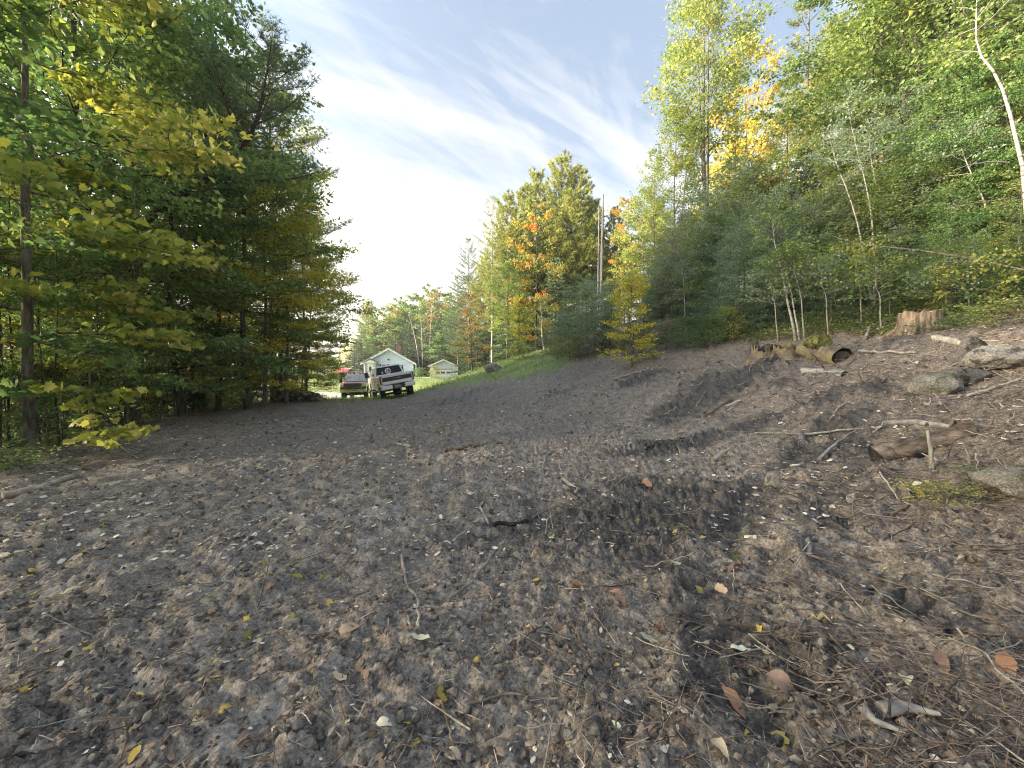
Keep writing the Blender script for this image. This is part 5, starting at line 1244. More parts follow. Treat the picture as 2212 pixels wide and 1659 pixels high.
PALEW = solid_mat('pale_wood', [(.20, .17, .14), (.33, .295, .245), (.46, .42, .36)], 8, .8, .3)
def stump(px, yb, yt, wpx, label, mat, seed, top=None, roots=6, flare=1.5, broken=.12, lean=(0, 0), cat='tree stump'):
    c = ground_at(px, yb); y = c[1] + wpx / FPX * c[1] * .35; c = np.array([at(px, yb, y)[0], y, H1(at(px, yb, y)[0], y)])
    r = wpx / FPX * y / 2; h = at(px, yt, y)[2] - c[2]
    g_ = np.random.default_rng(seed); n = 40; rows = 13
    o = empty('tree_stump', tuple(c), (0, 0, 0), label, cat); SPOTS.append(o)
    g = Geo(); an = np.linspace(0, 2 * np.pi, n, endpoint=False); vs = []
    lob = g_.uniform(0, 6.28, 3)
    for k in range(rows):
        u = k / (rows - 1); rr = r * (1 + (flare - 1) * (1 - u) ** 2.2)
        w = 1 + .07 * np.sin(an * roots + lob[0]) * (1 - u) ** 2 + .06 * np.sin(an * 3 + lob[1]) + .04 * pnoise(an * 3.1, np.full(n, u * 2.2 + seed), 200 + seed) + .04 * pnoise(an * 14, np.full(n, u * 5.0), 201 + seed)
        z = -.12 + (h + .12) * u + (broken * h * np.interp(an, an, g_.uniform(-1, 1, n)) if k == rows - 1 else 0)
        vs.append(np.stack([rr * w * np.cos(an) + lean[0] * u, rr * w * np.sin(an) + lean[1] * u, np.broadcast_to(z, an.shape)], -1))
    V = np.concatenate(vs); i = np.arange(rows - 1)[:, None] * n; j = np.arange(n)[None]; j2 = (j + 1) % n
    g.add(V, np.stack([i + j, i + j2, i + n + j2, i + n + j], -1).reshape(-1, 4))
    link('bark', g.mesh('bark', True), o, mat)
    g = Geo(); ring = vs[-1] * np.array([.985, .985, 1]); cen = ring.mean(0) - np.array([0, 0, .03])
    mid = (ring + cen) / 2 + np.stack([np.zeros(n), np.zeros(n), g_.normal(0, broken * h * .5, n)], -1)
    VV = np.vstack([ring, mid, cen[None]])
    g.add(VV, np.array([[k, (k + 1) % n, n + (k + 1) % n, n + k] for k in range(n)])); g.add(VV, np.array([[n + k, n + (k + 1) % n, 2 * n] for k in range(n)]))
    link('cut_face', g.mesh('cut_face'), o, top or CUT)
    for k in range(roots):
        a = 2 * np.pi * k / roots + g_.uniform(-.3, .3); L_ = r * g_.uniform(.8, 1.7); q = np.linspace(0, 1, 5)
        P = np.stack([np.cos(a) * (r * .9 + L_ * q), np.sin(a) * (r * .9 + L_ * q), np.zeros(5)], -1)
        for m_ in range(5): P[m_, 2] = H1(c[0] + P[m_, 0], c[1] + P[m_, 1]) - c[2] + r * .42 * (1 - q[m_]) ** 1.5 - .01
        g = Geo(); tube(g, P, r * .30 * (1 - .8 * q), 6, True); link('root', g.mesh('root', True), o, mat)
    return o
stump(1985, 724, 676, 66, 'sawn tree stump with pale tan torn bark on its left side', BARKS, 1, flare=1.25, roots=5, broken=.10)
stump(1645, 788, 756, 44, 'mossy root stump with flared legs left of the double birch', MOSSY, 2, top=CHAR, flare=1.9, roots=7, broken=.55)
stump(1692, 782, 752, 52, 'wider mossy root stump below the double birch', MOSSY, 3, top=MOSS, flare=1.8, roots=7, broken=.6)
stump(1422, 745, 722, 16, 'small grey broken stump beside the bright yellow tree', BARK['grey'], 4, flare=1.2, roots=3, broken=.3)
def log_between(name, label, pts, r0, r1, mat, cat='log', sides=10, endmat=None, hollow=False, group=None, lift=.6, jag=.05, wob=.0, seed=0):
    P = np.array(pts, float)
    q = np.linspace(0, 1, max(len(P), 18)); P = np.stack([np.interp(q, np.linspace(0, 1, len(P)), P[:, k]) for k in range(3)], -1)
    if wob: P[1:-1] += np.random.default_rng(seed).normal(0, wob, (len(P) - 2, 3)) * np.array([1, 1, .4])
    rr = np.linspace(r0, r1, len(P)) * (1 + .03 * np.sin(q * 17 + seed) + .02 * np.sin(q * 41 + 2)); P[:, 2] += np.linspace(r0, r1, len(P)) * lift
    c = P.mean(0); g = Geo()
    if endmat is None:
        tube(g, P - c, rr, sides, True, jag=jag)
        o = link(name, g.mesh(name, True), None, mat); o.location = c
    else:
        o = empty(name, tuple(c)); tube(g, P - c, rr, sides, False, jag=jag); link('bark', g.mesh('bark', True), o, mat)
        for e, tgt, rad in ((0, P[0] - P[1], r0), (-1, P[-1] - P[-2], r1)):
            g = Geo(); d = tgt / np.linalg.norm(tgt); a = P[e] - c + d * .004
            tube(g, [a - d * (.10 if hollow else .02), a + d * (-.03 if hollow else .0)], [rad * (.72 if hollow else .96)] * 2, 14, True); link('cut_end', g.mesh('cut_end'), o, endmat)
    tag(o, label, cat, group); SPOTS.append(o); return o
G_ = ground_at
a_ = G_(1822, 780); b_ = np.array([a_[0] + .18, a_[1] + 1.5, 0]); b_[2] = H1(b_[0], b_[1]) + .02
r_ = 23 / FPX * a_[1]
log_between('hollow_log', 'hollow mossy log with a dark rotten end facing the camera', [a_, (a_ + b_) / 2, b_], r_, r_ * .8, MOSSY, endmat=CHAR, hollow=True, sides=20, lift=.2, jag=.07)
log_between('moss_clump', 'bright yellow green moss cushion on the hollow log', [(a_ * .55 + b_ * .45) + np.array([-.05, -.1, r_ * .9]), (a_ * .3 + b_ * .7) + np.array([-.08, 0, r_ * .9])], r_ * .8, r_ * .6, MOSS, cat='moss', sides=12, jag=.1)
log_between('log', 'thick brown log lying across the brush on the right', [G_(1892, 992), G_(1990, 968), G_(2100, 935)], .125, .10, LOGM, endmat=CHAR, sides=16, wob=.01, lift=.15, jag=.06)
log_between('log', 'grey weathered log above the thick brown log', [G_(1912, 918), G_(1985, 915), G_(2055, 926)], .042, .03, GREYL, sides=10, wob=.005, lift=.3)
log_between('log', 'white bark birch log on the slope below the hollow log', [G_(1735, 805), G_(1780, 806), G_(1825, 812)], .085, .075, BARK['birch'], endmat=CHAR, sides=12, lift=.25)
log_between('log', 'pale torn piece of trunk below the sawn stump', [G_(2022, 736), G_(2062, 742), G_(2098, 756)], .07, .05, PALEW, sides=9, jag=.12)
log_between('log', 'pale peeled log at the left edge of the soil', [G_(5, 1076), G_(85, 1058), G_(166, 1030)], .05, .04, PALEW, sides=9)
log_between('log', 'long bare pole lying along the foot of the left woods', [G_(246, 948), G_(300, 934), G_(345, 922)], .045, .035, BARK['pale'], sides=8)
log_between('log', 'second pole leaning against the foot of the left woods', [G_(262, 946), G_(310, 936), at(368, 912, G_(350, 922)[1])], .03, .025, BARK['grey'], sides=8)

# hand-placed sticks
def stick(label, pxs, wpx, mat, lift=1.0, name='stick', cat='stick', up=None, group=None):
    P = [G_(px, py) for px, py in pxs]; y = np.mean([p[1] for p in P]); r = wpx / FPX * y / 2
    for i, p in enumerate(P):
        p[2] = Hmax(p[0], p[1], .05 + r) + r * lift * .5
        if up: p[2] += up[i]
    q = np.linspace(0, 1, 5 * (len(P) - 1) + 1); P = np.array(P); P = np.stack([np.interp(q, np.linspace(0, 1, len(P)), P[:, k]) for k in range(3)], -1)
    P[1:-1] += np.random.default_rng(int(pxs[0][0])).normal(0, r * .35, (len(P) - 2, 3))
    c = P.mean(0); g = Geo(); tube(g, P - c, np.linspace(r, r * .65, len(P)), 7, True, jag=.08)
    o = link(name, g.mesh(name, True), None, mat); o.location = c; tag(o, label, cat, group); SPOTS.append(o); return o
BR, GY_, PL, DK, WB = BARK['pine'], GREYL, PALEW, CHAR, BARK['birch']
for lab, pxs, w, mt in [
  ('knobbly grey stick pointing down the middle foreground', [(868, 1208), (880, 1262), (902, 1300), (905, 1382)], 9, GREYL),
  ('short grey splinter beside the knobbly stick', [(880, 1338), (886, 1375)], 6, GREYL),
  ('long thin curved twig bowed over the grey soil', [(1055, 1130), (1038, 1095), (1058, 1060), (1110, 1028), (1165, 1016), (1196, 1018)], 4, BARK['pale']),
  ('short curled twig right of the bowed twig', [(1196, 972), (1180, 992), (1172, 1020)], 4, BARK['pale']),
  ('pale short stick with dark bark rings on the dark mud', [(1216, 1038), (1250, 1060)], 9, PALEW),
  ('short stick end behind the ringed pale stick', [(1248, 1062), (1244, 1072)], 7, PALEW),
  ('wet black branch half buried at the mud hole', [(1065, 1140), (1100, 1132), (1150, 1120)], 11, CHAR),
  ('thin arched twig above the mud hole', [(1150, 1112), (1200, 1100), (1260, 1108), (1330, 1120)], 4, BARK['grey']),
  ('grey broken branch left of centre on the soil', [(858, 960), (888, 972)], 9, GREYL),
  ('brown branch along the crest of the mud', [(960, 975), (1030, 966), (1085, 958)], 8, BARK['pine']),
  ('dark wet stick on the scraped ledge', [(1395, 976), (1450, 970)], 6, CHAR),
  ('white short stick in the dark mud right of centre', [(1540, 1000), (1578, 975)], 9, PALEW),
  ('white birch twig standing up in the tyre rut', [(1745, 1170), (1748, 1198), (1744, 1232)], 9, BARK['birch']),
  ('long thin branch crossing the brush at right', [(1630, 940), (1740, 944), (1830, 938), (1905, 930)], 5, BARK['pale']),
  ('grey branch slanting down from the long thin branch', [(1770, 990), (1810, 962), (1838, 946)], 7, GREYL),
  ('pale branch lying beyond the grey blocky rock', [(2090, 856), (2160, 842), (2212, 826)], 7, BARK['pale']),
  ('long thin branch running to the right edge above the mud', [(1740, 1235), (1900, 1238), (1990, 1270), (2100, 1312), (2225, 1352)], 6, BARK['pine']),
  ('second long branch crossing near the right edge', [(1880, 1190), (2000, 1185), (2130, 1195), (2220, 1198)], 5, BARK['grey']),
  ('third dark branch in the right foreground brush', [(1760, 1290), (1930, 1330), (2080, 1362), (2225, 1378)], 5, BARK['dark']),
  ('straight brown twig in the lower right litter', [(1790, 1385), (1850, 1440), (1900, 1510)], 5, BARK['pine']),
  ('curved green twig hooked in the lower right litter', [(1800, 1405), (1818, 1445), (1800, 1480), (1745, 1492)], 5, BARK['grey']),
  ('brown twig beside the hooked twig', [(1700, 1440), (1760, 1478), (1820, 1500)], 5, BARK['pine']),
  ('forked brown twig with a dead leaf at the lower middle', [(955, 1510), (972, 1560), (980, 1610)], 8, BARK['pine']),
  ('thin brown twig right of the forked twig', [(985, 1535), (1020, 1570), (1040, 1640)], 5, BARK['dark']),
  ('long brown twig lying level at the lower middle', [(1010, 1525), (1090, 1505), (1180, 1518), (1260, 1530)], 6, BARK['pine']),
  ('crooked twig below the long level twig', [(1370, 1540), (1330, 1580), (1335, 1640)], 5, BARK['pine']),
  ('twig leaning from the level twig to the lower edge', [(1225, 1530), (1200, 1600), (1185, 1650)], 5, BARK['pine']),
  ('straight grey twig on the lower left soil', [(362, 1472), (345, 1530), (310, 1580)], 4, BARK['grey']),
  ('brown twig at the lower left edge of the picture', [(268, 1570), (274, 1605), (262, 1640)], 6, BARK['pine']),
  ('long straight twig on the left soil', [(110, 1362), (200, 1345), (285, 1338)], 4, BARK['grey']),
  ('short stubby stick on the far left soil', [(207, 1192), (208, 1206)], 7, GREYL),
  ('thin twig left of the knobbly stick', [(770, 1295), (795, 1270), (812, 1250)], 3, BARK['grey']),
  ('pale twig leaning in the mid soil', [(985, 1175), (1020, 1140)], 5, BARK['pale']),
  ('grey weathered root in the lower middle soil', [(968, 1300), (1020, 1262), (1070, 1200)], 8, GREYL),
  ('dark stick above the pale oval leaf', [(1470, 1330), (1500, 1322)], 5, BARK['dark']),
  ('brown stick by the pale oval leaf', [(1462, 1378), (1490, 1345)], 8, BARK['pine']),
  ('broken brown stick on the slope below the white birch log', [(1525, 905), (1580, 865)], 7, BARK['pine']),
  ('white stick on the upper slope', [(1562, 880), (1600, 868)], 6, PALEW),
  ('grey pole on the upper soil near the pale stones', [(1325, 826), (1365, 812), (1402, 803)], 6, GREYL),
  ('pale level pole behind the hollow log', [(1855, 770), (1920, 768), (1978, 766)], 7, BARK['pale']),
  ('pale broken stick standing behind the hollow log', [(1868, 738), (1882, 712)], 7, PALEW),
  ('grey branch on the slope right of the hollow log', [(1895, 716), (1932, 702)], 8, BARK['pale']),
  ('reddish twig in front of the thick brown log', [(1925, 1120), (1990, 1085), (2060, 1060)], 5, BARK['pine']),
  ('pale thin twig slanting beside the yellow leaf cluster', [(1900, 1040), (1940, 1082), (1975, 1108)], 4, BARK['pale']),
  ('pale stick along the left soil edge', [(330, 1000), (375, 996), (415, 990)], 5, BARK['pale']),
  ('crooked thin stick at the foot of the palest stem', [(258, 962), (275, 980), (300, 992)], 4, BARK['pale'])]:
    stick(lab, pxs, w, mt)
def upright(label, x0, y0, x1, y1, r, mat):
    p = G_(x0, y0); t = at(x1, y1, p[1]); branch_thing('stick', label, [([p - np.array([0, 0, .05]), (p + t) / 2 + np.array([.01, 0, 0]), t], r, r * .6)], mat, 'stick')
upright('upright broken stick in front of the thick brown log', 2014, 1012, 2003, 930, .022, BARK['pale'])
upright('thin bare twig standing left of the grey blocky rock', 1868, 856, 1854, 800, .012, BARK['pine'])
upright('short pale twig standing at the scraped ledge', 1470, 985, 1464, 964, .012, PALEW)
upright('thin twig leaning by the white birch log', 1790, 806, 1752, 762, .011, BARK['dark'])
upright('thin curved twig standing near the right picture edge', 2098, 1010, 2080, 955, .010, BARK['pale'])
upright('thin twig standing beside the right boulder', 2186, 1055, 2168, 995, .010, BARK['pale'])
# forked driftwood, lower right
p0 = [G_(1905, 1548), G_(1950, 1542), G_(2030, 1560)]; p1 = [G_(1860, 1545), G_(1890, 1570), G_(1955, 1588)]
c = (p0[0] + p1[0]) / 2; o = empty('driftwood', tuple(c), (0, 0, 0), 'forked grey driftwood like a broken antler in the lower right', 'branch'); SPOTS.append(o)
for P, r0, nm in ((p0, .030, 'branch'), (p1, .020, 'branch')):
    P = np.array(P); P[:, 2] = [Hmax(q[0], q[1], .06) + r0 * .6 for q in P]; q = np.linspace(0, 1, 9); P = np.stack([np.interp(q, np.linspace(0, 1, 3), P[:, k]) for k in range(3)], -1) - c
    g = Geo(); tube(g, P, r0 * (1 - .75 * q ** 1.5), 8, True, jag=.06); link(nm, g.mesh(nm, True), o, GREYL)
# ------------------------------------------------------------------ fallen leaves, twigs, litter, grass
def flat_mat(name, cols, trans=.15, rough=.7):
    m, N, L = mat_new(name)
    out = N('ShaderNodeOutputMaterial'); p = N('ShaderNodeBsdfPrincipled'); L(p.outputs[0], out.inputs[0])
    a = N('ShaderNodeAttribute'); a.attribute_name = 'tint'; oi = N('ShaderNodeObjectInfo')
    tc = N('ShaderNodeTexCoord'); nz = N('ShaderNodeTexNoise'); nz.inputs['Scale'].default_value = 28; nz.inputs['Detail'].default_value = 3; L(tc.outputs['Object'], nz.inputs['Vector'])
    s = N('ShaderNodeMath'); s.operation = 'MULTIPLY_ADD'; L(oi.outputs['Random'], s.inputs[0]); s.inputs[1].default_value = .5; L(a.outputs['Fac'], s.inputs[2])
    s2 = N('ShaderNodeMath'); s2.operation = 'MULTIPLY_ADD'; L(nz.outputs['Fac'], s2.inputs[0]); s2.inputs[1].default_value = .7; L(s.outputs[0], s2.inputs[2])
    s3 = N('ShaderNodeMath'); s3.operation = 'SUBTRACT'; s3.use_clamp = True; L(s2.outputs[0], s3.inputs[0]); s3.inputs[1].default_value = .6
    L(ramp_node(N, L, s3.outputs[0], cols), p.inputs['Base Color']); p.inputs['Roughness'].default_value = rough; p.inputs['Specular IOR Level'].default_value = .25
    return m
FL = {'yellow': flat_mat('fallen_yellow', [(.26, .16, .04), (.48, .36, .08), (.58, .48, .18)]), 'pale': flat_mat('fallen_pale', [(.40, .35, .22), (.58, .54, .38), (.68, .66, .52)]),
      'orange': flat_mat('fallen_orange', [(.12, .062, .042), (.26, .14, .085), (.40, .27, .18)]), 'brown': flat_mat('fallen_brown', [(.10, .063, .048), (.19, .125, .095), (.30, .215, .165)]),
      'tan': flat_mat('fallen_tan', [(.30, .22, .14), (.44, .34, .23), (.54, .45, .33)])}
def leaf_mesh(kind, seed, curl=.12):
    g_ = np.random.default_rng(seed); n = 7; g = Geo()
    if kind == 'oval': u = np.linspace(0, 1, n); w = .21 * np.sin(np.pi * u ** .8) ** .85
    elif kind == 'round': u = np.linspace(0, 1, n); w = .31 * np.sin(np.pi * u ** .7) ** .6 * (1 - .3 * u)
    else: u = np.linspace(0, 1, n); w = .36 * np.abs(np.sin(np.pi * u ** .75)) ** .5 * (.62 + .5 * np.abs(np.sin(u * 9)))
    w[0] = .012; w[-1] = .008
    bend = g_.uniform(-curl, curl) * 3; rows = []
    for i in range(n):
        zc = curl * .9 * math.sin(u[i] * 3 + g_.uniform(0, 2)) * .5 + bend * (u[i] - .5) ** 2
        rows.append([(u[i] - .5, -w[i] * g_.uniform(.88, 1.1), zc + curl * g_.uniform(.1, 1.0) * w[i] * 2), (u[i] - .5, 0, zc), (u[i] - .5, w[i] * g_.uniform(.88, 1.1), zc + curl * g_.uniform(.1, 1.0) * w[i] * 2)])
    V = np.array(rows).reshape(-1, 3)
    F = [(3 * i + a, 3 * i + a + 1, 3 * i + a + 4, 3 * i + a + 3) for i in range(n - 1) for a in (0, 1)]
    g.add(V, F, .5)
    tube(g, [(-.5, 0, 0), (-.62, .02, .02), (-.75, .0, .03)], [.012, .010, .008], 3)
    return g.mesh('leaf', True)
LM = {k: [leaf_mesh(k, 10 * i + j, [.16, .28, .42][j % 3]) for j in range(4)] for i, k in enumerate(('oval', 'round', 'lobed'))}
def surf_rot(x, y, spin, tilt):
    e = .05; nx_ = (H1(x - e, y) - H1(x + e, y)) / (2 * e); ny_ = (H1(x, y - e) - H1(x, y + e)) / (2 * e)
    n_ = Vector((nx_ * .6, ny_ * .6, 1)).normalized()
    return (n_.to_track_quat('Z', 'Y') @ Euler((tilt[0], tilt[1], spin)).to_quaternion())
def fallen(x, y, size, col, shape, label, spin=None, group='fallen leaves on the soil', tilt=None, lift=.35):
    me = LM[shape][random.randrange(4)]
    o = link('fallen_leaf', me, None, FL[col]); o.rotation_mode = 'QUATERNION'
    o.location = (x, y, Hmax(x, y, size * .45) + .006 + size * .05 * lift)
    o.rotation_quaternion = surf_rot(x, y, random.uniform(0, 6.28) if spin is None else spin, tilt or (random.gauss(0, .22), random.gauss(0, .22))); o.scale = (size,) * 3
    tag(o, label, 'leaf', group); SPOTS.append(o); return o
def fallen_px(px, py, wpx, col, shape, label, spin=None, tilt=None):
    p = G_(px, py); d = math.hypot(p[1], 0) ; return fallen(p[0], p[1], wpx / FPX * p[1] * 1.05, col, shape, label, spin, tilt=tilt)
for px, py, w, col, sh, lab, spin in [
  (1403, 1375, 44, 'pale', 'round', 'large pale whitish oval leaf lying on the mud, middle right', 1.3), (1337, 1302, 46, 'orange', 'oval', 'orange brown oval leaf left above the large pale leaf', -.6),
  (1425, 1352, 34, 'orange', 'oval', 'rusty curled leaf touching the large pale leaf', .9), (1905, 1402, 1, 'pale', 'oval', None, 0), (1768, 1358, 50, 'pale', 'oval', 'pale cream leaf beside a dark groove at right', -.5),
  (1600, 1398, 44, 'pale', 'oval', 'pale leaf with a green base in the right foreground', -1.0), (905, 1402, 46, 'pale', 'round', 'pale triangular leaf at the end of the knobbly stick', 1.2),
  (952, 1500, 46, 'yellow', 'round', 'big spotted yellow brown leaf at the lower middle', 1.5), (676, 1472, 38, 'tan', 'oval', 'tan leaf with a curled edge on the left soil', .6), (732, 1468, 36, 'tan', 'round', 'pale tan leaf right of the curled tan leaf', .5),
  (830, 1576, 34, 'pale', 'round', 'cream leaf near the lower edge, left of middle', -.2), (873, 1556, 32, 'yellow', 'lobed', 'yellow leaf with a stalk near the cream leaf', .7), (900, 1600, 24, 'yellow', 'round', 'small yellow leaf below the stalked yellow leaf', .7),
  (1585, 1500, 66, 'orange', 'oval', 'long pinkish brown leaf in the right foreground', -.9), (1690, 1545, 44, 'yellow', 'lobed', 'torn yellow leaf in the lower right', -.3), (1760, 1500, 1, 'brown', 'lobed', None, 0),
  (1695, 1475, 70, 'brown', 'round', 'large dull dark red leaf lying flat in the lower right', -.2), (1955, 1480, 58, 'pale', 'oval', 'cream leaf with brown spots at the lower right', -1.2), (2172, 1458, 70, 'orange', 'oval', 'long tan leaf close to the right edge', -1.1),
  (2040, 1450, 56, 'brown', 'oval', 'narrow brown leaf in the right foreground', -.8), (1555, 1640, 48, 'tan', 'round', 'pale tan leaf at the lower edge, right of middle', .4), (1395, 1055, 30, 'orange', 'lobed', 'orange leaf on the dark mud below the ledge', .1),
  (1590, 1222, 28, 'orange', 'lobed', 'orange leaf by the tyre rut', .2), (1638, 1258, 26, 'orange', 'round', 'small bright orange leaf left of the rut', .3), (1560, 1268, 26, 'tan', 'lobed', 'tan leaf left of the small bright orange leaf', .1), (1245, 1270, 26, 'orange', 'lobed', 'reddish curled leaf in the middle foreground', .6),
  (1195, 1170, 14, 'yellow', 'round', 'little yellow leaf above the middle foreground', 0), (1160, 1262, 22, 'yellow', 'lobed', 'yellow curled leaf in the middle foreground', 0), (1030, 1430, 26, 'yellow', 'round', 'small yellow leaf right of the pale triangular leaf', 1.4), (1460, 1236, 28, 'pale', 'lobed', 'pale pointed leaf standing among the clods', 1.2),
  (1980, 1074, 36, 'yellow', 'round', 'lowest leaf of the yellow cluster on the right brush', .1), (1984, 1056, 30, 'pale', 'lobed', 'upper left leaf of the yellow cluster on the right brush', .3), (2002, 1060, 30, 'yellow', 'lobed', 'upper right leaf of the yellow cluster on the right brush', .8),
  (152, 1282, 28, 'pale', 'oval', 'cream leaf alone on the left soil', .4), (90, 1486, 1, 'yellow', 'oval', None, 0), (64, 1487, 28, 'yellow', 'round', 'yellow leaf at the far lower left', .2), (482, 1548, 32, 'yellow', 'lobed', 'yellow leaf in the lower left soil', .7), (298, 1526, 26, 'yellow', 'oval', 'thin yellow leaf left of the straight grey twig', .5),
  (290, 1642, 42, 'yellow', 'oval', 'long yellow leaf at the lower left edge', .3), (706, 1380, 20, 'yellow', 'round', 'round yellow leaf on the left soil by the dead brown leaf', .8), (712, 1305, 20, 'yellow', 'lobed', 'small yellow leaf by a thin twig on the left soil', .8), (755, 1378, 42, 'tan', 'lobed', 'dead crumpled leaf standing on edge on the left soil', 1.1),
  (575, 1262, 28, 'yellow', 'oval', 'slender yellow leaf on the open left soil', .6), (1955, 945, 24, 'pale', 'oval', 'white leaf on the brush beside the thick brown log', -.8), (2080, 926, 40, 'orange', 'oval', 'orange leaf on the brush right of the thick brown log', 0),
  (1990, 1330, 1, 'tan', 'oval', None, 0), (1895, 1220, 30, 'tan', 'oval', 'tan leaf among the long branches at right', -.7), (2095, 1225, 44, 'tan', 'oval', 'pair topped tan leaf near the right edge', 0), (1640, 1345, 22, 'yellow', 'round', 'pale yellow leaf in the tyre groove', -.5), (982, 1618, 40, 'tan', 'round', 'dead leaf at the tip of the forked twig', -1.0)]:
    if lab: fallen_px(px, py, w, col, sh, lab, spin)
lr = np.random.default_rng(17)
SHORT = {'yellow': 'small yellow', 'pale': 'small whitish', 'orange': 'small orange', 'brown': 'dull brown', 'tan': 'small tan'}
for i in range(238):
    px = lr.uniform(-10, 2222); v = lr.beta(1.0, 1.5); py = 900 + 760 * v
    if px < 560 and py < 985 + (560 - px) * .1: py = 1010 + 600 * lr.random()
    p = G_(px, py)
    if p[1] > 16 or grass_mask(p[0], p[1]) > .3: continue
    right_ = px > 1250
    col = lr.choice(['yellow', 'pale', 'orange', 'brown', 'tan'], p=[.20, .16, .10, .27, .27] if right_ else [.22, .12, .04, .30, .32])
    sz = lr.uniform(.024, .052) if col != 'brown' else lr.uniform(.04, .075)
    zone = ('the lower left soil' if px < 740 else 'the lower middle soil' if px < 1400 else 'the lower right litter') if py > 1330 else ('the left soil' if px < 740 else 'the middle soil' if px < 1400 else 'the right litter')
    fallen(p[0], p[1], sz, str(col), str(lr.choice(['oval', 'round', 'lobed'], p=[.45, .3, .25])), f'{SHORT[str(col)]} fallen leaf lying on {zone}')
# loose twigs, one by one
TW = []
for i in range(7):
    g_ = np.random.default_rng(700 + i); q = np.linspace(-.5, .5, 7); P = np.stack([q, np.cumsum(g_.normal(0, .03, 7)), .03 * np.abs(g_.normal(0, 1, 7))], -1)
    P[:, 1] -= P[:, 1].mean(); g = Geo(); tube(g, P, np.linspace(.016, .008, 7), 5, True)
    if i % 2: 
        b = P[4]; tube(g, [b, b + np.array([.12, .12, .03]), b + np.array([.24, .17, .06])], [.009, .007, .004], 4)
    TW.append(g.mesh('twig', True))
for i in range(250):
    rgt = lr.random() < .66
    px = lr.uniform(1150, 2230) if rgt else lr.uniform(-10, 1300); py = lr.uniform(790, 1650) if rgt else lr.uniform(900, 1650)
    if not rgt and px < 600 and py < 1000: continue
    p = G_(px, py)
    if p[1] > 14 or grass_mask(p[0], p[1]) > .3: continue
    L_ = lr.uniform(.10, .30) * (1 + .14 * p[1]) * (1.25 if px > 1700 else 1)
    ti_ = lr.integers(6); tc_ = ['brown', 'pale grey', 'grey', 'whitish', 'brown', 'blackish'][ti_]
    o = link('twig', TW[i % 7], None, [BARK['pine'], BARK['pale'], BARK['grey'], PALEW, BARK['pine'], BARK['dark']][ti_]); o.rotation_mode = 'QUATERNION'
    # drag direction of the tracked machine leaves most twigs lying down the slope
    spin = (lr.normal(-.35, .5) if px > 1500 else lr.uniform(0, 3.14))
    o.rotation_quaternion = surf_rot(p[0], p[1], spin, (0, lr.normal(0, .12) - (.3 if lr.random() < .12 else 0))); o.scale = (L_, L_ * .85, L_ * .85)
    o.location = (p[0], p[1], Hmax(p[0], p[1], L_ * .35) + .004)
    sz_ = 'tiny' if L_ < .22 else 'short' if L_ < .36 else 'long'
    zone = ('by the thick brown log' if py > 900 else 'below the sawn stump and boulders') if px > 1800 and py < 1010 else ('in front of the mossy roots' if py < 900 else 'beside the scraped ledge') if px > 1450 and py < 1010 else ('round the forked driftwood' if px > 1800 else 'by the large pale leaf' if px > 1350 else 'in the tyre ruts') if px > 1250 and py > 1300 else ('right of the tyre ruts' if px > 1750 else 'in the tyre ruts') if px > 1450 else ('round the wet black branch' if px > 850 else 'on the open left soil') if py < 1250 else ('by the forked brown twig' if px > 800 else 'on the lower left soil')
    tag(o, f'{sz_} {tc_} loose twig {zone}', 'twig', 'loose twigs on the soil'); SPOTS.append(o)
# everything too small to pick apart: chips and flecks, crumbs of soil, fine twigs
def scatter(n, y0, y1, xw=1.45, power=1.0):
    v = lr.random(n); y = y0 * (y1 / y0) ** v
    x = lr.uniform(-1, 1, n) * xw * y
    return x, y
def chips(name, n, y0, y1, size, mat, tmpl, keep, lift=.006, stand=.35, long=1.0):
    x, y = scatter(n, y0, y1)
    k = keep(x, y) > lr.random(n); x, y = x[k], y[k]
    z = height(x, y) + lift; a = lr.uniform(0, 6.28, len(x))
    D = np.stack([np.cos(a), np.sin(a), lr.normal(0, stand, len(x)) * .6], -1); Nn = np.stack([lr.normal(0, stand, len(x)), lr.normal(0, stand, len(x)), np.ones(len(x))], -1)
    s = size * np.minimum(lr.lognormal(0, .42, len(x)), 1.9) * (1 + .035 * y)
    g = Geo(); cards(g, np.stack([x, y, z], -1), D, Nn, s, *tmpl, lr.random(len(x)))
    return tag(link(name, g.mesh(name), None, mat), kind='stuff')
soilm = lambda x, y: (1 - grass_mask(x, y)) * (x > -11.5 - .1 * y) * (s_of(x, y) < 9.5)
patch = lambda x, y, sc, se, lo=-.25, hi=.45: sstep(lo, hi, pnoise(x * sc, y * sc, se))
CHIP = ([(-.5, -.22, 0), (.1, -.34, .06), (.5, -.1, 0), (.45, .2, .05), (-.1, .34, .0), (-.5, .15, .08)], [(0, 1, 2, 3, 4, 5)])
SLIV = ([(-.5, -.016, 0), (-.1, -.022, .05), (.2, -.02, .03), (.5, -.008, .06), (.5, .008, .065), (.2, .02, .05), (-.1, .022, .07), (-.5, .012, .02)], [(0, 1, 2, 3, 4, 5, 6, 7)])
LITTER = flat_mat('litter', [(.07, .048, .036), (.15, .105, .078), (.24, .175, .13), (.36, .28, .21)])
FLECK = flat_mat('pale_flecks', [(.30, .25, .19), (.50, .44, .36), (.68, .63, .55)])
CRUMB = solid_mat('soil_crumb', [(.06, .052, .046), (.13, .116, .104), (.23, .21, .185)], 20, .95, .4)
chips('leaf_litter', 34000, 1.0, 26, .024, LITTER, CHIP, lambda x, y: soilm(x, y) * (.35 + .65 * litter_mask(x, y)) * (.35 + .65 * patch(x, y, 1.1, 90)) * (1 - .7 * dark_mask(x, y)))
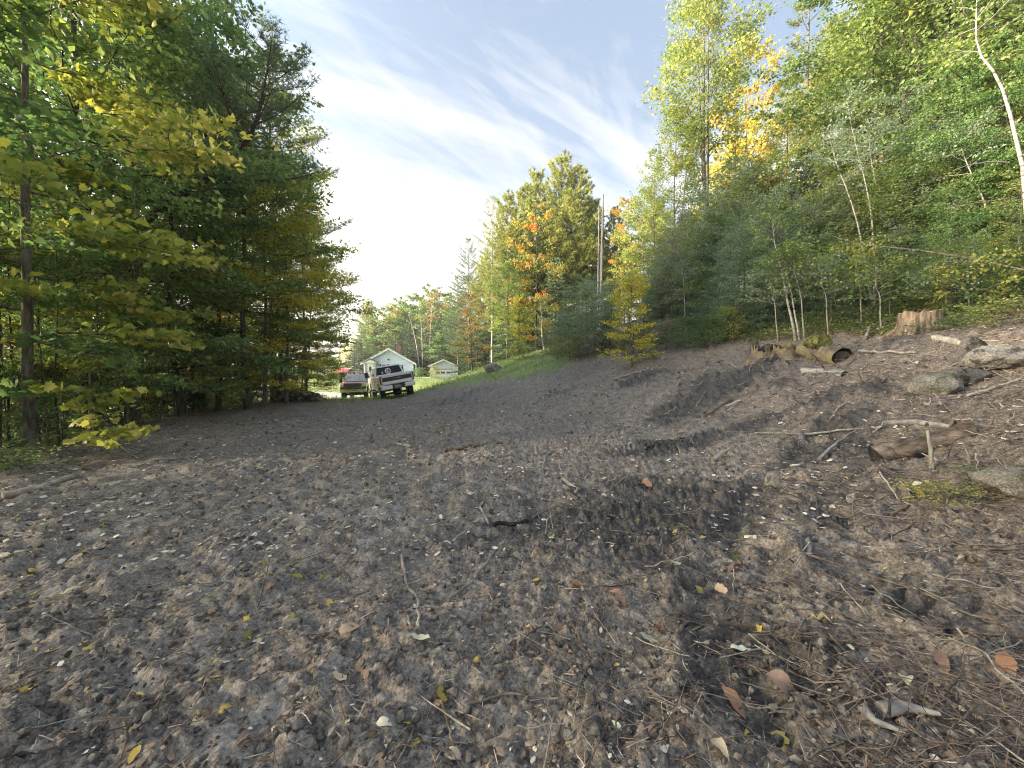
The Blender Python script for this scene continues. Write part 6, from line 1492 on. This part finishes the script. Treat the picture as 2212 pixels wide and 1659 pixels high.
chips('wood_chips', 14000, 1.2, 28, .019, FLECK, CHIP, lambda x, y: soilm(x, y) * (.2 + .8 * patch(x, y, .7, 91)) * (1 - .8 * dark_mask(x, y)) * (.35 + .65 * sstep(2.2, 5, y)))
chips('leaf_flecks', 15000, 3.2, 32, .036, FLECK, CHIP, lambda x, y: soilm(x, y) * (.2 + .8 * patch(x, y, .5, 97)) * (1 - .7 * dark_mask(x, y)))
chips('wood_slivers', 9000, 1.0, 18, .05, FLECK, SLIV, lambda x, y: soilm(x, y) * (.25 + .75 * litter_mask(x, y)) * (1 - .6 * dark_mask(x, y)))
chips('fine_roots', 15000, 1.0, 16, .08, LITTER, SLIV, lambda x, y: soilm(x, y) * (.3 + .7 * litter_mask(x, y)), lift=.01, stand=.5)
chips('green_seedlings', 2200, 1.4, 18, .045, LEAF['weed'], OVAL, lambda x, y: soilm(x, y) * patch(x, y, .9, 93, .2, .8) * .8, lift=.02, stand=.8)
# brush: long thin twigs lying through each other on the right
bt = Geo(); nb_ = 0
while nb_ < 900:
    px = lr.uniform(1180, 2290); py = lr.uniform(800, 1660)
    if lr.random() > sstep(1150, 1900, px) * .9 + .1: continue
    p = G_(px, py)
    if p[1] > 12: continue
    if min(track(p[0], p[1], TR)[0], track(p[0], p[1], TR2)[0]) < .3 and lr.random() < .8: continue
    if py > 1150 and lr.random() < .45: continue
    L_ = lr.uniform(.12, .42) * (1 + .09 * p[1]); a = lr.normal(-.45, .55) if lr.random() < .6 else lr.uniform(0, 3.14)
    q = np.linspace(-.5, .5, 5); bx = p[0] + L_ * q * math.cos(a) + lr.normal(0, .012, 5); by = p[1] + L_ * q * math.sin(a) + lr.normal(0, .012, 5)
    bz = height(bx, by); bz = .35 * bz + .65 * (bz.mean() + q * (bz[-1] - bz[0])) + .012 + abs(lr.normal(0, .02)); bz[-1] += abs(lr.normal(0, .05))
    r_ = lr.uniform(.0012, .0032) * (1 + .05 * p[1])
    tube(bt, np.stack([bx, by, bz], -1), np.linspace(r_, r_ * .5, 5), 4, tint=lr.random()); nb_ += 1
tag(link('brush_twigs', bt.mesh('brush_twigs', True), None, flat_mat('brush_twig', [(.065, .048, .039), (.15, .115, .093), (.28, .23, .19)])), kind='stuff')
# broken sticks, bark and root ends strewn over the cleared slope
bt = Geo(); nb_ = 0
while nb_ < 620:
    px = lr.uniform(1180, 2260); py = np.interp(px, [1180, 1500, 1620, 2000, 2260], [815, 800, 785, 730, 715]) + abs(lr.normal(0, 95))
    p = G_(px, py)
    if p[1] > 19 or min(track(p[0], p[1], TR)[0], track(p[0], p[1], TR2)[0]) < .3: continue
    L_ = lr.uniform(.06, .24) * (1 + .06 * p[1]); a = lr.uniform(0, 3.14); q = np.linspace(-.5, .5, 5)
    bx = p[0] + L_ * q * math.cos(a) + lr.normal(0, .012, 5); by = p[1] + L_ * q * math.sin(a) + lr.normal(0, .012, 5); bz = height(bx, by)
    tl_ = lr.normal(0, .12) if lr.random() < .8 else lr.uniform(.2, .6)
    bz = .4 * bz + .6 * (bz.mean() + q * (bz[-1] - bz[0])) + .01 + (q + .5) * L_ * abs(tl_)
    r_ = lr.uniform(.003, .009) * (1 + .02 * p[1])
    tube(bt, np.stack([bx, by, bz], -1), np.linspace(r_, r_ * .6, 5), 5, tint=lr.random(), cap=True); nb_ += 1
tag(link('broken_sticks', bt.mesh('broken_sticks'), None, flat_mat('broken_stick', [(.075, .06, .05), (.17, .138, .115), (.38, .33, .28)])), kind='stuff')
# soil crumbs: small angular lumps
g_ = Geo(); x, y = scatter(13000, .95, 16); k = (soilm(x, y) * (.45 + .55 * patch(x, y, 1.4, 94))) > lr.random(len(x)); x, y = x[k], y[k]
def lump_template():
    bm = bmesh.new(); bmesh.ops.create_icosphere(bm, subdivisions=1, radius=1); rr = random.Random(4)
    for v in bm.verts: v.co *= rr.uniform(.6, 1.25)
    V = [tuple(v.co) for v in bm.verts]; F = [tuple(v.index for v in f.verts) for f in bm.faces]; bm.free(); return V, F
OCT = lump_template()
n_ = len(x); s = .0085 * np.minimum(lr.lognormal(0, .6, n_), 3.0) * (1 + .10 * y)
cards(g_, np.stack([x, y, height(x, y) + s * .3], -1), lr.normal(0, 1, (n_, 3)), lr.normal(0, 1, (n_, 3)) + np.array([0, 0, 1.]), s, *OCT, lr.random(n_))
tag(link('soil_crumbs', g_.mesh('soil_crumbs'), None, CRUMB), kind='stuff')
# standing grass and weeds on the bank and lawn
BLADE = ([(0, -.035, 0), (0, .035, 0), (.55, .022, .04), (1, 0, .16)], [(0, 1, 2, 3)])
x = lr.uniform(-30, 9, 90000); y = 16 + 34 * lr.random(90000) ** 1.4
gm = grass_mask(x, y) * (s_of(x, y) < 9.5); k = gm * (.25 + .75 * patch(x, y, .8, 95)) > lr.random(len(x)); x, y = x[k][:42000], y[k][:42000]; n_ = len(x)
bl = Geo(); D = np.stack([lr.normal(0, .45, n_), lr.normal(0, .45, n_), np.ones(n_)], -1)
cards(bl, np.stack([x, y, height(x, y) - .01], -1), D, lr.normal(0, 1, (n_, 3)), .16 * lr.lognormal(0, .4, n_) * (1 + 1.2 * patch(x, y, .5, 96, .3, .9)), *BLADE, np.clip(lr.normal(.35, .2, n_), 0, 1))
GRASSM = leaf_mat('grass_blades', [(.06, .105, .026), (.115, .18, .042), (.19, .22, .064), (.28, .245, .12)], patch=.4, trans=.3, scale=.5)
tag(link('grass', bl.mesh('grass'), None, GRASSM), kind='stuff')
# low ground cover where the woods begin
def cover(name, n, fn, mat, size, hgt, tm=OVAL):
    x, y = fn(n); z = height(x, y) + np.abs(lr.normal(0, hgt, len(x))); n2 = len(x); g = Geo()
    nn = lr.normal(0, .5, (n2, 3)); nn[:, 2] += 1; cards(g, np.stack([x, y, z], -1), lr.normal(0, 1, (n2, 3)) * np.array([1, 1, .35]), nn, size * lr.uniform(.6, 1.3, n2), *tm, np.clip(lr.normal(.4, .2, n2), 0, 1))
    return tag(link(name, g.mesh(name), None, mat), kind='stuff')
def right_cover(n):
    px = lr.uniform(1395, 2500, n); yb = np.interp(px, [1395, 1500, 1620, 1800, 1950, 2100, 2500], [16.5, 14.2, 11.8, 10.4, 8.6, 7.6, 6.6]); y = yb + lr.gamma(1.2, 1.6, n)
    return (px - CX) / FPX * y, y
def left_cover(n):
    y = lr.uniform(6.0, 25, n); xe = np.interp(y, [6, 8.5, 11, 14, 17, 20, 23, 26], [-8.4, -9.8, -11.2, -12.3, -12.8, -13.1, -13.6, -14.2]); return xe + .25 - lr.gamma(1.4, 1.4, n), y
cover('undergrowth', 15000, right_cover, LEAF['bush'], .075, .16)
cover('undergrowth', 8000, right_cover, LEAF['weed'], .065, .22)
cover('undergrowth', 9000, left_cover, LEAF['green'], .075, .16)
cover('fallen_leaf_bed', 9000, left_cover, LEAF['brown'], .075, .015)
cover('fallen_leaf_bed', 12000, right_cover, LEAF['brown'], .07, .015)
for i, (px, py, top) in enumerate([(2130, 1040, 1010), (2050, 1085, 1068), (2010, 1095, 1080), (1995, 725, 700), (2060, 712, 690), (2150, 705, 672), (2190, 700, 660), (1700, 735, 715), (45, 1010, 975), (20, 1015, 985)]):
    p = G_(px, py); h_ = max(.12, at(px, top, p[1])[2] - p[2])
    tree('tree_fern', p[0], p[1], h_ * 1.2, ['bush', 'weed', 'ygreen', 'bush', 'bush', 'weed', 'weed', 'ygreen', 'green', 'green'][i], 'grey', 'low_plant', ['light green ferny seedling on the brush at the right edge', 'small yellow green seedling below the ferny seedling', 'tiny yellow green seedling by the yellow leaf cluster', 'low green plant at the foot of the sawn stump', 'low green plant right of the sawn stump', 'yellowish low plant above the largest boulder', 'yellowish low plant at the right picture edge', 'yellowish low plant at the mossy roots', 'low green plant by the thick maple trunk', 'low green plant at the left picture edge'][i], cat='plant', wide=1.5)

# ------------------------------------------------------------------ labels: things that share one get their place in a row, or their group
ORD = ['leftmost', 'second from left', 'third from left', 'fourth from left', 'fifth from left', 'sixth from left', 'seventh from left', 'eighth from left', 'ninth from left', 'tenth from left', 'eleventh from left', 'twelfth from left']
def finish_labels():
    by = {}
    for o in SPOTS: by.setdefault(o.get('label'), []).append(o)
    for lab, os_ in by.items():
        if len(os_) < 2: continue
        if len(os_) > 12 or 'inside' in lab or 'deep' in lab or 'outer' in lab:
            for o in os_:
                if not o.get('group'): o['group'] = lab
            continue
        os_.sort(key=lambda o: project(o.location)[0])
        for i, o in enumerate(os_):
            o['label'] = f'{lab}, {"rightmost" if i == len(os_) - 1 else ORD[i]}'
finish_labels()

for o in SC.objects:
    if o.parent is None and len((o.get('label') or '').split()) > 16:
        o['label'] = o['label'].replace('in the thicket ', '').replace(' at the edge of ', ' by ').replace('young tree with', 'tree with')
# ------------------------------------------------------------------ autumn evening haze
HAZE = 0.0008
def haze():
    m = bpy.data.materials.new('haze'); m.use_nodes = True; nt = m.node_tree; nt.nodes.clear()
    out = nt.nodes.new('ShaderNodeOutputMaterial'); v = nt.nodes.new('ShaderNodeVolumePrincipled')
    v.inputs['Color'].default_value = (.90, .93, .95, 1); v.inputs['Density'].default_value = HAZE; v.inputs['Anisotropy'].default_value = .2
    nt.links.new(v.outputs[0], out.inputs['Volume'])
    bm = bmesh.new(); box(bm, -285, 285, -285, 285, -12, 110)
    o = bm_link('haze', bm, m); tag(o, kind='stuff')
if HAZE: haze()
